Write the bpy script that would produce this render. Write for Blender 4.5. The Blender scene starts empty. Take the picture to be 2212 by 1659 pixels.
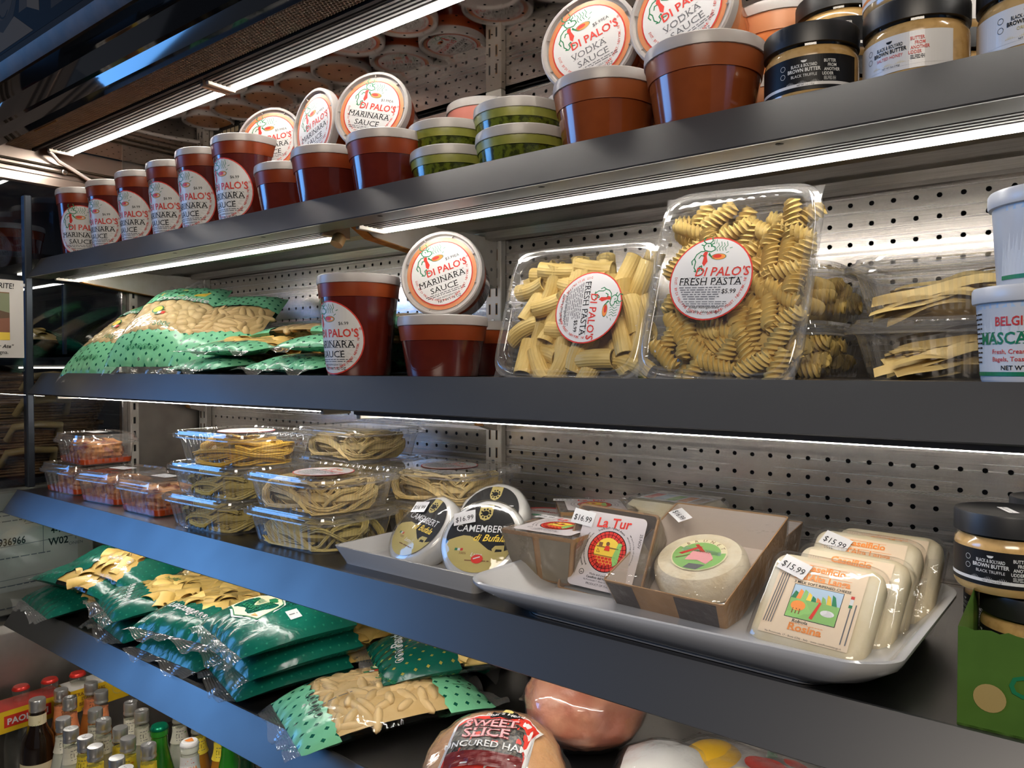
import bpy, math, random
import numpy as np
from mathutils import Vector, Matrix, noise
S = bpy.context.scene
C = S.collection
PI = math.pi
def R(d): return math.radians(d)
random.seed(7)
# ------------------------------------------------------------------ camera, world, lamps, exposure
cd = bpy.data.cameras.new('camera'); cam = bpy.data.objects.new('camera', cd); C.objects.link(cam)
cd.sensor_width = 36.0; cd.lens = 1650.0/2212.0*36.0; cd.clip_start = 0.02; cd.clip_end = 60
fw = Vector((-0.61659669, 0.7870016, -0.02090452))
cam.matrix_world = fw.to_track_quat('-Z', 'Y').to_matrix().to_4x4()
S.camera = cam
S.view_settings.view_transform = 'Standard'; S.view_settings.look = 'None'
S.view_settings.exposure = 0.30; S.view_settings.gamma = 1.0; S.view_settings.use_curve_mapping = False
S.cycles.max_bounces = 10; S.cycles.transparent_max_bounces = 24; S.cycles.glossy_bounces = 4
S.cycles.diffuse_bounces = 3; S.cycles.transmission_bounces = 4
S.cycles.caustics_reflective = False; S.cycles.caustics_refractive = False
S.cycles.sample_clamp_indirect = 4.0
W = bpy.data.worlds.new('world'); S.world = W; W.use_nodes = True
W.node_tree.nodes['Background'].inputs[0].default_value = (0.55, 0.59, 0.68, 1)
W.node_tree.nodes['Background'].inputs[1].default_value = 0.13
def area(name, loc, look, sx, sy, watts, col):
    l = bpy.data.lights.new(name, 'AREA'); l.shape = 'RECTANGLE'; l.size = sx; l.size_y = sy; l.energy = watts; l.color = col
    o = bpy.data.objects.new(name, l); C.objects.link(o); o.location = loc
    o.rotation_euler = (Vector(look)-Vector(loc)).to_track_quat('-Z', 'Y').to_euler()
    return o
area('shop_window_daylight', (-4.2, -1.15, 0.95), (0, -1.15, 0.95), 1.7, 1.8, 62, (0.13, 0.42, 1.0))
area('warm_front_fill', (0.45, -1.7, 1.35), (-0.6, 0.7, -0.1), 1.3, 0.7, 36, (1.0, 0.88, 0.74))  # unseen warm fill, added behind the camera to light the package fronts

# ------------------------------------------------------------------ materials
MATS = {}
def new_mat(name):
    m = bpy.data.materials.new(name); m.use_nodes = True
    nt = m.node_tree; nt.nodes.clear()
    out = nt.nodes.new('ShaderNodeOutputMaterial')
    return m, nt, out
def nd(nt, typ, **kw):
    n = nt.nodes.new(typ)
    for k, v in kw.items():
        if k.startswith('i_'): n.inputs[int(k[2:])].default_value = v
        else: setattr(n, k, v)
    return n
def lk(nt, a, ia, b, ib): nt.links.new(a.outputs[ia], b.inputs[ib])
def col(c): return (c[0], c[1], c[2], 1.0)
def mat(name, c, rough=0.5, metal=0.0, c2=None, scale=20.0, bump=0.0, bscale=60.0, stretch=(1, 1, 1), coat=0.0, detail=3.0,
        emit=0.0, spec=0.5, contrast=(0.35, 0.65), rvar=0.0, trans=0.0, sss=0.0):
    if name in MATS: return MATS[name]
    m, nt, out = new_mat(name)
    p = nd(nt, 'ShaderNodeBsdfPrincipled')
    p.inputs['Base Color'].default_value = col(c); p.inputs['Roughness'].default_value = rough
    p.inputs['Metallic'].default_value = metal; p.inputs['Coat Weight'].default_value = coat; p.inputs['Coat Roughness'].default_value = 0.06
    p.inputs['Specular IOR Level'].default_value = spec
    if sss:
        p.inputs['Subsurface Weight'].default_value = sss; p.inputs['Subsurface Radius'].default_value = (0.02, 0.012, 0.008)
        p.inputs['Subsurface Scale'].default_value = 0.5
    if emit:
        p.inputs['Emission Color'].default_value = col(c); p.inputs['Emission Strength'].default_value = emit
    if c2 or bump or rvar:
        tc = nd(nt, 'ShaderNodeTexCoord'); mp = nd(nt, 'ShaderNodeMapping'); mp.inputs['Scale'].default_value = stretch
        lk(nt, tc, 'Object', mp, 0)
    if c2 or rvar:
        n1 = nd(nt, 'ShaderNodeTexNoise'); n1.inputs['Scale'].default_value = scale; n1.inputs['Detail'].default_value = detail
        lk(nt, mp, 0, n1, 'Vector')
        mr = nd(nt, 'ShaderNodeMapRange'); mr.inputs[1].default_value = contrast[0]; mr.inputs[2].default_value = contrast[1]
        lk(nt, n1, 0, mr, 0)
        if c2:
            mx = nd(nt, 'ShaderNodeMix', data_type='RGBA'); mx.inputs[6].default_value = col(c); mx.inputs[7].default_value = col(c2)
            lk(nt, mr, 0, mx, 0); lk(nt, mx, 2, p, 'Base Color')
        if rvar:
            ma = nd(nt, 'ShaderNodeMath', operation='MULTIPLY_ADD'); ma.inputs[1].default_value = rvar; ma.inputs[2].default_value = rough
            lk(nt, mr, 0, ma, 0); lk(nt, ma, 0, p, 'Roughness')
    if bump:
        n2 = nd(nt, 'ShaderNodeTexNoise'); n2.inputs['Scale'].default_value = bscale; n2.inputs['Detail'].default_value = 3
        lk(nt, mp, 0, n2, 'Vector')
        b = nd(nt, 'ShaderNodeBump'); b.inputs['Strength'].default_value = bump; b.inputs['Distance'].default_value = 0.002
        lk(nt, n2, 0, b, 'Height'); lk(nt, b, 0, p, 'Normal')
    last = p
    if trans:
        t = nd(nt, 'ShaderNodeBsdfTranslucent'); t.inputs[0].default_value = col(c)
        mxs = nd(nt, 'ShaderNodeMixShader'); mxs.inputs[0].default_value = trans
        lk(nt, p, 0, mxs, 1); lk(nt, t, 0, mxs, 2); last = mxs
    lk(nt, last, 0, out, 0)
    MATS[name] = m
    return m
def sheen(nt, gloss=1.0):
    """reflectance of a thin sheet, the same from both sides"""
    fr = nd(nt, 'ShaderNodeLayerWeight'); pw = nd(nt, 'ShaderNodeMath', operation='POWER'); pw.inputs[1].default_value = 4.0
    ma = nd(nt, 'ShaderNodeMath', operation='MULTIPLY_ADD', use_clamp=True); ma.inputs[1].default_value = .75*gloss; ma.inputs[2].default_value = .05*gloss
    lk(nt, fr, 1, pw, 0); lk(nt, pw, 0, ma, 0)
    return fr, ma
def clear(name, tint=(0.97, 0.97, 0.96), gloss=1.0, rough=0.06, bump=0.0, bscale=40.0, haze=0.0, ior=1.5, base=0.0):
    """thin clear film: transparent + fresnel gloss, with a little milky haze"""
    if name in MATS: return MATS[name]
    m, nt, out = new_mat(name)
    t = nd(nt, 'ShaderNodeBsdfTransparent'); t.inputs[0].default_value = col(tint)
    g = nd(nt, 'ShaderNodeBsdfGlossy'); g.inputs['Roughness'].default_value = rough; g.inputs[0].default_value = (1, 1, 1, 1)
    fr, ma = sheen(nt, gloss)
    last = t
    if haze:
        d = nd(nt, 'ShaderNodeBsdfDiffuse'); d.inputs[0].default_value = (0.8, 0.78, 0.75, 1)
        mh = nd(nt, 'ShaderNodeMixShader'); mh.inputs[0].default_value = haze
        lk(nt, t, 0, mh, 1); lk(nt, d, 0, mh, 2); last = mh
    mx = nd(nt, 'ShaderNodeMixShader'); lk(nt, ma, 0, mx, 0); lk(nt, last, 0, mx, 1); lk(nt, g, 0, mx, 2)
    if bump:
        tc = nd(nt, 'ShaderNodeTexCoord'); n2 = nd(nt, 'ShaderNodeTexNoise'); n2.inputs['Scale'].default_value = bscale; n2.inputs['Detail'].default_value = 3
        lk(nt, tc, 'Object', n2, 'Vector')
        b = nd(nt, 'ShaderNodeBump'); b.inputs['Strength'].default_value = bump; b.inputs['Distance'].default_value = 0.004
        lk(nt, n2, 0, b, 'Height'); lk(nt, b, 0, g, 'Normal'); lk(nt, b, 0, fr, 'Normal')
    lk(nt, mx, 0, out, 0)
    MATS[name] = m
    return m
def steel(name, c, rough, bump=0.15, streak=(1, 60, 60), c2=None, scale=4.0, rvar=0.1):
    return mat(name, c, rough, 1.0, c2=c2, scale=scale, bump=bump, bscale=8.0, stretch=streak, rvar=rvar)

# ------------------------------------------------------------------ mesh helpers
class MB:
    def __init__(s): s.v = []; s.f = []; s.m = []; s.uv = None
    def add(s, vs, fs, mi=0):
        o = len(s.v); s.v += [tuple(p) for p in vs]; s.f += [tuple(i+o for i in f) for f in fs]; s.m += [mi]*len(fs)
        return s
    def box(s, x0, x1, y0, y1, z0, z1, mi=0, bev=0.0):
        if bev > 0:
            b = min(bev, (x1-x0)/2.01, (y1-y0)/2.01, (z1-z0)/2.01)
            rings = []
            for z, e in ((z0, b), (z0+b, 0), (z1-b, 0), (z1, b)):
                a0, a1, c0, c1 = x0+e, x1-e, y0+e, y1-e
                k = b if e == 0 else b*0.4
                rings.append([(a0+k, c0, z), (a1-k, c0, z), (a1, c0+k, z), (a1, c1-k, z), (a1-k, c1, z), (a0+k, c1, z), (a0, c1-k, z), (a0, c0+k, z)])
            return s.loft(rings, cap=True, mi=mi)
        v = [(x0, y0, z0), (x1, y0, z0), (x1, y1, z0), (x0, y1, z0), (x0, y0, z1), (x1, y0, z1), (x1, y1, z1), (x0, y1, z1)]
        return s.add(v, [(3, 2, 1, 0), (4, 5, 6, 7), (0, 1, 5, 4), (1, 2, 6, 5), (2, 3, 7, 6), (3, 0, 4, 7)], mi)
    def loft(s, rings, cap=False, mi=0, closed=True, cap0=None, cap1=None):
        n = len(rings[0]); vs = [p for r in rings for p in r]; fs = []
        for i in range(len(rings)-1):
            for j in range(n if closed else n-1):
                k = (j+1) % n
                fs.append((i*n+j, i*n+k, (i+1)*n+k, (i+1)*n+j))
        if cap if cap0 is None else cap0: fs.append(tuple(range(n-1, -1, -1)))
        if cap if cap1 is None else cap1: fs.append(tuple((len(rings)-1)*n+j for j in range(n)))
        return s.add(vs, fs, mi)
    def lathe(s, prof, n=32, mi=0, cx=0, cy=0, ribs=None):
        rings = []
        for q, (r, z) in enumerate(prof):
            ring = []
            for j in range(n):
                a = 2*PI*j/n
                rr = r + (ribs[1] if ribs and q in ribs[0] and j % 2 else 0)
                ring.append((cx+rr*math.cos(a), cy+rr*math.sin(a), z))
            rings.append(ring)
        return s.loft(rings, mi=mi, cap0=prof[0][0] > 1e-4, cap1=prof[-1][0] > 1e-4)
    def tube(s, path, r, n=6, mi=0, cap=True):
        rings = []; P = [Vector(p) for p in path]; up = Vector((0.13, 0.21, 0.97))
        for i, p in enumerate(P):
            t = (P[min(i+1, len(P)-1)]-P[max(i-1, 0)]).normalized()
            a = t.cross(up)
            if a.length < 1e-4: a = t.cross(Vector((1, 0, 0)))
            a.normalize(); b = t.cross(a)
            rad = r[i] if isinstance(r, (list, tuple)) else r
            rings.append([tuple(p+a*rad*math.cos(2*PI*j/n)+b*rad*math.sin(2*PI*j/n)) for j in range(n)])
        return s.loft(rings, cap=cap, mi=mi)
    def grid(s, nu, nv, fn, mi=0, mfn=None):
        o = len(s.v)
        for i in range(nu+1):
            for j in range(nv+1): s.v.append(tuple(fn(i/nu, j/nv)))
        for i in range(nu):
            for j in range(nv):
                a = o+i*(nv+1)+j
                s.f.append((a, a+nv+1, a+nv+2, a+1)); s.m.append(mfn((i+.5)/nu, (j+.5)/nv) if mfn else mi)
        return s
    def ellipsoid(s, c, r, nu=10, nv=7, mi=0, fn=None):
        rings = []
        for i in range(nv+1):
            t = PI*i/nv; t = min(max(t, 0.02), PI-0.02)
            ring = []
            for j in range(nu):
                a = 2*PI*j/nu
                p = Vector((math.sin(t)*math.cos(a), math.sin(t)*math.sin(a), -math.cos(t)))
                k = fn(p) if fn else 1.0
                ring.append((c[0]+r[0]*p.x*k, c[1]+r[1]*p.y*k, c[2]+r[2]*p.z*k))
            rings.append(ring)
        return s.loft(rings, cap=True, mi=mi)
    def xf(s, M, start=0):
        for i in range(start, len(s.v)): s.v[i] = tuple(M @ Vector(s.v[i]))
        return s
    def mesh(s, name, mats, smooth=40):
        me = bpy.data.meshes.new(name); me.from_pydata(s.v, [], s.f)
        for m in (mats if isinstance(mats, (list, tuple)) else [mats]): me.materials.append(m)
        if max(s.m, default=0): me.polygons.foreach_set('material_index', s.m)
        if s.uv is not None:
            ul = me.uv_layers.new(name='UVMap'); li = np.zeros(len(me.loops), dtype=np.int32); me.loops.foreach_get('vertex_index', li)
            ul.data.foreach_set('uv', np.array(s.uv, dtype=np.float32)[li].ravel())
        if smooth:
            me.polygons.foreach_set('use_smooth', [True]*len(me.polygons)); me.set_sharp_from_angle(angle=R(smooth))
        me.update()
        return me
    def obj(s, name, mats, parent=None, smooth=40, kind=None, label=None):
        return put(s.mesh(name, mats, smooth), name, parent, kind, label)
def put(me, name, parent=None, kind=None, label=None, M=None):
    o = bpy.data.objects.new(name, me); C.objects.link(o)
    if parent: o.parent = parent
    if kind: o['kind'] = kind
    if label: o['label'] = label
    if M is not None: o.matrix_local = M
    return o
def tag(o, label, cat, group=None):
    o['label'] = label; o['category'] = cat
    if group: o['group'] = group
    return o
def thing(name, label, cat, M=None, group=None, loc=None, rz=0.0):
    o = bpy.data.objects.new(name, None); C.objects.link(o); o.empty_display_size = 0.02
    if M is not None: o.matrix_world = M
    elif loc is not None: o.location = loc; o.rotation_euler = (0, 0, rz)
    return tag(o, label, cat, group)
def dup(root, M, label, group=None):
    def cp(o, par):
        c = o.copy(); C.objects.link(c)
        if par: c.parent = par
        for ch in o.children: cp(ch, c)
        return c
    r = cp(root, None); r.matrix_world = M; r['label'] = label
    if group: r['group'] = group
    return r
def TR(x, y, z, rz=0.0, rx=0.0, ry=0.0):
    return Matrix.Translation((x, y, z)) @ Matrix.Rotation(rz, 4, 'Z') @ Matrix.Rotation(ry, 4, 'Y') @ Matrix.Rotation(rx, 4, 'X')
def frame(c, n, roll=0.0, up=(0, 0, 1)):
    """z axis = n, x axis to the right of someone who looks at the face, turned by roll"""
    n = Vector(n).normalized(); x = Vector(up).cross(n).normalized(); y = n.cross(x)
    m = Matrix((x, y, n)).transposed().to_4x4(); m.translation = Vector(c)
    return m @ Matrix.Rotation(roll, 4, 'Z')
def rrect(a, b, r, n=6):
    """rounded rectangle outline, half sizes a and b"""
    pts = []
    for cx, cy, t0 in ((a-r, b-r, 0), (-a+r, b-r, 90), (-a+r, -b+r, 180), (a-r, -b+r, 270)):
        for i in range(n+1):
            t = R(t0+90*i/n); pts.append((cx+r*math.cos(t), cy+r*math.sin(t)))
    return pts

# ------------------------------------------------------------------ flat print
_tx = {}
def text_geo(s, bold=0.0, shear=0.0, res=2):
    k = (s, bold, shear, res)
    if k not in _tx:
        cu = bpy.data.curves.new('text', 'FONT'); cu.body = s; cu.size = 1.0; cu.offset = bold; cu.shear = shear; cu.resolution_u = res
        cu.fill_mode = 'FRONT'
        o = bpy.data.objects.new('text', cu); C.objects.link(o)
        me = o.to_mesh()
        V = np.array([v.co[:2] for v in me.vertices]).reshape(-1, 2); F = [tuple(p.vertices) for p in me.polygons]
        o.to_mesh_clear(); bpy.data.objects.remove(o); bpy.data.curves.remove(cu)
        if len(V): V[:, 0] -= (V[:, 0].min()+V[:, 0].max())/2
        _tx[k] = (V, F)
    return _tx[k]
class Print:
    """flat artwork in a plane; map(x, y, h) lays it on a surface"""
    def __init__(s): s.v = []; s.f = []; s.m = []
    def _add(s, pts, fs, mi, lay):
        o = len(s.v); s.v += [(p[0], p[1], lay) for p in pts]; s.f += [tuple(i+o for i in f) for f in fs]; s.m += [mi]*len(fs)
    def poly(s, pts, mi, lay=1): s._add(pts, [tuple(range(len(pts)))], mi, lay)
    def rect(s, x0, x1, y0, y1, mi, lay=1, nx=1, ny=1):
        pts = [(x0+(x1-x0)*i/nx, y0+(y1-y0)*j/ny) for i in range(nx+1) for j in range(ny+1)]
        s._add(pts, [(i*(ny+1)+j, (i+1)*(ny+1)+j, (i+1)*(ny+1)+j+1, i*(ny+1)+j+1) for i in range(nx) for j in range(ny)], mi, lay)
    def ring(s, r0, r1, mi, lay=1, n=40, cx=0, cy=0, t0=0, t1=360, sy=1.0):
        pts = []
        for i in range(n+1):
            t = R(t0+(t1-t0)*i/n)
            pts += [(cx+r0*math.cos(t), cy+sy*r0*math.sin(t)), (cx+r1*math.cos(t), cy+sy*r1*math.sin(t))]
        s._add(pts, [(2*i, 2*i+1, 2*i+3, 2*i+2) for i in range(n)], mi, lay)
    def disc(s, r, mi, lay=1, cx=0, cy=0, n=40, k=1, sy=1.0):
        for q in range(k): s.ring(r*q/k if q else 1e-4, r*(q+1)/k, mi, lay, n, cx, cy, sy=sy)
    def line(s, pts, w, mi, lay=2):
        for a, b in zip(pts[:-1], pts[1:]):
            d = Vector((b[0]-a[0], b[1]-a[1])); L = d.length or 1e-6; e = d/L*w*0.3; nn = Vector((-d.y, d.x))/L*w/2
            s._add([(a[0]-e.x+nn.x, a[1]-e.y+nn.y), (a[0]-e.x-nn.x, a[1]-e.y-nn.y), (b[0]+e.x-nn.x, b[1]+e.y-nn.y), (b[0]+e.x+nn.x, b[1]+e.y+nn.y)], [(0, 1, 2, 3)], mi, lay)
    def text(s, t, x, y, size, mi, rot=0.0, bold=0.0, shear=0.0, lay=3, sx=1.0, align=0, res=2):
        V, F = text_geo(t, bold, shear, res)
        if not len(V): return
        W = V*size*np.array([sx, 1.0])
        if align: W = W+np.array([align*(W[:, 0].max()-W[:, 0].min())/2, 0])
        c, q = math.cos(rot), math.sin(rot)
        s._add([(x+c*p[0]-q*p[1], y+q*p[0]+c*p[1]) for p in W], F, mi, lay)
    def serif(s, t, x, y, size, mi, rot=0.0, sx=1.0, lay=3, bold=0.0):
        """letters with small slab feet"""
        s.text(t, x, y, size, mi, rot, bold, 0, lay, sx)
        V, F = text_geo(t, bold, 0, 2); w = (V[:, 0].max()-V[:, 0].min())*size*sx; n = max(len(t), 1); c, q = math.cos(rot), math.sin(rot)
        for i, ch in enumerate(t):
            if ch in ' .,': continue
            px = -w/2+w*(i+.5)/n
            for dx, dy in ((-.22, 0.0), (.22, 0.0), (-.22, .68), (.22, .68)):
                ax, ay = px+dx*w/n*1.2, dy*size
                if ch in 'SCOUGQ' : continue
                pts = [(ax-.1*size, ay), (ax+.1*size, ay), (ax+.1*size, ay+.045*size), (ax-.1*size, ay+.045*size)]
                s._add([(x+c*u-q*v, y+q*u+c*v) for u, v in pts], [(0, 1, 2, 3)], mi, lay)
    def arctext(s, t, r, a0, a1, size, mi, inside=False, lay=3, bold=0.0, cx=0, cy=0, res=1, sx=1.0):
        n = len(t)
        for i, ch in enumerate(t):
            if ch == ' ': continue
            a = R(a0+(a1-a0)*(i+.5)/n); rot = a-PI/2 if a1 < a0 else a+PI/2
            rr = r if a1 < a0 else r
            s.text(ch, cx+rr*math.cos(a), cy+rr*math.sin(a), size, mi, rot, bold, 0, lay, res=res, sx=sx)
    def fine(s, x0, x1, y, h, mi, words=7, lay=3):
        """a line of print too small to read: word-long dashes"""
        rnd = random.Random(int((x0*31+y*17+x1*7)*1000)); x = x0
        while x < x1-1e-4:
            w = min(h*rnd.uniform(1.2, 4.5), x1-x); s.rect(x, x+w, y, y+h*0.55, mi, lay); x += w+h*0.7
    def obj(s, name, mats, parent, mapf, off=0.00025, step=0.00012, kind=None, label=None):
        b = MB(); b.v = [tuple(mapf(x, y, off+step*l)) for x, y, l in s.v]; b.f = s.f; b.m = s.m
        return b.obj(name, mats, parent, smooth=0, kind=kind, label=label)
    def mesh(s, name, mats, mapf, off=0.00025, step=0.00012):
        b = MB(); b.v = [tuple(mapf(x, y, off+step*l)) for x, y, l in s.v]; b.f = s.f; b.m = s.m
        return b.mesh(name, mats, 0)
def flat(sc=1.0, z=0.0): return lambda x, y, h: (x*sc, y*sc, z+h)
def cyl(rf, sc, z0, az=0.0):
    """wrap on an upright round wall: x -> angle, y -> height; rf(z) is the radius"""
    def f(x, y, h):
        z = z0+y*sc; r = rf(z); a = az+x*sc/r
        return ((r+h)*math.cos(a), (r+h)*math.sin(a), z)
    return f

paper = mat('white paper', (0.66, 0.65, 0.64), 0.45, coat=0.2)
ink_red = mat('red ink', (0.62, 0.035, 0.02), 0.45)
ink_black = mat('black ink', (0.008, 0.008, 0.009), 0.45, spec=0.2)
ink_green = mat('green ink', (0.01, 0.19, 0.07), 0.45)
ink_orange = mat('orange ink', (0.80, 0.26, 0.05), 0.45)
ink_grey = mat('grey ink', (0.12, 0.12, 0.13), 0.5)
ink_white = mat('white ink', (0.68, 0.68, 0.67), 0.45)
ink_yellow = mat('yellow ink', (0.80, 0.56, 0.06), 0.45)
ink_gold = mat('pale gold ink', (0.56, 0.45, 0.15), 0.45, spec=0.3)
ink_blue = mat('blue ink', (0.05, 0.08, 0.35), 0.45)
ink_pink = mat('pink ink', (0.80, 0.35, 0.36), 0.45)
ink_lgreen = mat('light green ink', (0.25, 0.50, 0.14), 0.45)
ink_sky = mat('sky blue ink', (0.45, 0.60, 0.75), 0.45)
ink_cream = mat('cream ink', (0.82, 0.74, 0.48), 0.45)
ink_brown = mat('brown ink', (0.20, 0.09, 0.03), 0.5)
INK = [paper, ink_red, ink_black, ink_green, ink_orange, ink_grey, ink_white, ink_yellow, ink_gold, ink_blue, ink_pink, ink_lgreen, ink_sky, ink_cream, ink_brown]
P_, RD, BK, GN, OR, GY, WH, YL, GD, BL, PK, LG, SK, CR, BN = range(15)
# ================================================================== the case: walls, shelves, lamps
XL, XR, YB = -1.775, 0.52, 1.02
Z2, Z3, Z4, Z5, ZD, ZC = 0.230, -0.011, -0.252, -0.484, -0.90, 0.47
st_back = mat('brushed back steel', (0.70, 0.655, 0.61), 0.17, 0.80, c2=(0.62, 0.575, 0.53), scale=3, bump=0.03, bscale=8, stretch=(0.5, 90, 90), rvar=0.12)
st_mirror = steel('mirror ceiling steel', (0.72, 0.64, 0.59), 0.02, bump=0.0, streak=(1, 1, 1), c2=(0.60, 0.52, 0.47), scale=7, rvar=0.05)
st_side = steel('dull side steel', (0.50, 0.47, 0.43), 0.38, bump=0.1, streak=(1, 1, 1), c2=(0.36, 0.33, 0.30), scale=9)
st_lip = mat('brushed steel lip', (0.125, 0.124, 0.124), 0.33, 0.66, c2=(0.105, 0.104, 0.105), scale=5, rvar=0.06)
st_deck = steel('dark shelf steel', (0.24, 0.23, 0.225), 0.30, bump=0.04, streak=(1, 1, 1), c2=(0.20, 0.19, 0.185), scale=5)
st_under = steel('galvanised shelf underside', (0.56, 0.53, 0.50), 0.30, bump=0.2, streak=(0.5, 25, 25), c2=(0.45, 0.42, 0.39), scale=30)
white_st = mat('cream painted steel', (0.62, 0.58, 0.52), 0.40, 0.1, c2=(0.55, 0.49, 0.41), scale=25)
rust = mat('rust', (0.26, 0.10, 0.02), 0.8, c2=(0.45, 0.22, 0.05), scale=60)
dark = mat('dark cavity', (0.006, 0.006, 0.006), 0.8)
black_gloss = mat('black glossy acrylic', (0.004, 0.005, 0.007), 0.04, coat=0.5)
chrome = steel('chrome trim', (0.50, 0.47, 0.44), 0.16, bump=0.1)
bronze = mat('dull bronze trim', (0.06, 0.036, 0.016), 0.55, 0.0, c2=(0.035, 0.022, 0.010), scale=30, bump=0.2, bscale=40, spec=0.12)
alu = mat('ribbed grey aluminium', (0.20, 0.188, 0.182), 0.6, 0.0, spec=0.15)
led_mat = mat('lit lamp diffuser', (1.0, 0.95, 0.88), 0.5, emit=36.0)
led_top = mat('lit lamp diffuser, canopy', (1.0, 0.94, 0.86), 0.5, emit=58.0)
def st(b, name, m, smooth=40):
    o = b.obj(name, m, None, smooth); o['kind'] = 'structure'; return o

def holed(x0, y0, nx, ny, p, r, fn, dep=0.002):
    """sheet of pitch p with an eight-sided hole in every cell"""
    b = MB(); sq = [(1, 0), (1, 1), (0, 1), (-1, 1), (-1, 0), (-1, -1), (0, -1), (1, -1)]
    oc = [(math.cos(R(45*k)), math.sin(R(45*k))) for k in range(8)]
    for i in range(nx):
        for j in range(ny):
            cx, cy = x0+p*i, y0+p*j
            o = len(b.v)
            b.v += [fn(cx+p/2*a, cy+p/2*c, 0) for a, c in sq]+[fn(cx+r*a, cy+r*c, 0) for a, c in oc]+[fn(cx+r*a, cy+r*c, dep) for a, c in oc]
            for k in range(8):
                q = (k+1) % 8
                b.f += [(o+k, o+q, o+8+q, o+8+k), (o+8+k, o+8+q, o+16+q, o+16+k)]; b.m += [0, 0]
    return b
wb = st(MB().box(-1.885, XR, YB+0.012, YB+0.03, ZD-0.02, ZC+0.06), 'wall_back', dark)
PT = 0.0247
xa = -0.803
nl = int((xa-0.03-XL)/PT)
b1 = holed(xa-PT*(nl+1), -0.241, nl, 29, PT, 0.0031, lambda x, y, d: (x, YB+d, y))
b1.obj('panel', st_back, wb, smooth=0)
b2 = holed(xa, -0.241, int((XR-xa)/PT), 29, PT, 0.0031, lambda x, y, d: (x, YB+d, y))
b2.obj('panel', st_back, wb, smooth=0)
MB().box(XL, XR, YB+0.001, YB+0.006, ZD, -0.254).obj('panel', st_back, wb)
cl = st(MB().box(XL, XR, 0.655, YB+0.02, ZC+0.012, ZC+0.03), 'ceiling', dark)
holed(XL+0.02, 0.69, int((XR-XL-0.03)/PT), 14, PT, 0.0019, lambda x, y, d: (x, y, ZC+d)).obj('panel', st_mirror, cl, smooth=0)
b = MB().box(XL, XR, 0.6505, 0.6775, ZC, ZC+0.006); b.obj('panel', st_mirror, cl)
st(MB().box(-1.885, XR, 0.40, YB+0.02, ZD-0.02, ZD), 'floor', st_deck)
st(MB().box(XL-0.014, XL-0.002, 0.83, YB+0.03, -0.52, ZC+0.03), 'wall_left', st_side)
st(MB().box(-1.885, -1.873, 0.30, YB+0.03, ZD, -0.53), 'trim_1', st_side)
st(MB().box(-1.885, XL-0.002, 0.30, YB+0.03, -0.545, -0.525), 'trim_10', st_side)
st(MB().box(XR, XR+0.02, 0.35, YB+0.03, ZD-0.02, ZC+0.1), 'wall_right', st_side)
# clear end panel of the case, its bars and its top rail
gl = clear('end glass', (0.80, 0.84, 0.88), 1.0, 0.02, ior=1.45)
st(MB().box(XL-0.012, XL-0.006, 0.33, 0.828, -0.52, 0.40), 'window_1', gl)
fr_m = mat('dark blue grey frame', (0.045, 0.055, 0.07), 0.35, 0.6)
st(MB().box(XL-0.022, XL-0.002, 0.629, 0.643, -0.25, 0.36, bev=0.002), 'trim_2', fr_m)
st(MB().box(XL-0.022, XL-0.013, 0.706, 0.712, 0.03, 0.30), 'trim_3', fr_m)
b = MB().box(XL-0.016, XL, 0.823, 0.836, -0.52, 0.36, bev=0.002); st(b, 'trim_4', chrome)
b = MB().box(XL-0.004, XL+0.004, 0.842, 0.858, -0.50, 0.36)
for k in range(26): b.box(XL+0.0035, XL+0.0045, 0.846, 0.851, -0.48+k*0.032, -0.465+k*0.032, 1)
st(b, 'trim_5', [white_st, dark], 0)
b = MB().box(XL-0.012, XL+0.002, 0.30, YB, 0.384, 0.407, bev=0.003).box(XL-0.012, XL-0.004, 0.30, YB, 0.405, ZC)
st(b, 'trim_6', mat('pinkish top rail steel', (0.62, 0.50, 0.42), 0.28, 0.9, bump=0.2, bscale=15))
b = MB().box(XL-0.010, XL+0.004, 0.30, YB, 0.416, 0.420).box(XL-0.010, XL+0.003, 0.30, YB, 0.427, 0.431); st(b, 'trim_7', mat('rail gap', (0.05, 0.035, 0.02), 0.6, 0.5))

# slotted uprights on the back wall
def upright(x, z0, z1, label):
    t = thing('slotted_upright', label, 'upright', loc=(x, YB, z0))
    L = z1-z0
    MB().box(-0.017, 0.017, -0.014, 0.0, 0, L, bev=0.0015).obj('post', white_st, t)
    n = int(L/0.0305); s = MB(); r_ = MB()
    for k in range(n):
        for dx in (-0.0075, 0.0075):
            z = 0.012+k*0.0305; s.box(dx-0.0016, dx+0.0016, -0.0144, -0.0139, z, z+0.016)
            rr = random.random()
            if rr < 0.6: r_.box(dx-0.0021, dx+0.0021, -0.0143, -0.01385, z-0.002*rr, z+0.016+0.004*rr)
    s.obj('slots', dark, t, 0, kind='stuff'); r_.obj('rust_stains', rust, t, 0, kind='stuff')
    b = MB()
    for z in (0.1, 0.34, 0.58): b.lathe([(0.0036, -0.0002), (0.0034, 0.0006), (0.0001, 0.001)], 12).xf(TR(0, -0.0142, z, 0, R(90)), len(b.v)-36)
    b.obj('screws', st_deck, t, kind='stuff')
upright(-0.829, -0.50, ZC, 'cream slotted steel upright with rusty slots at the middle of the back wall')
upright(XL+0.022, -0.50, ZC, 'slotted steel upright in the left back corner of the case')

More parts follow.
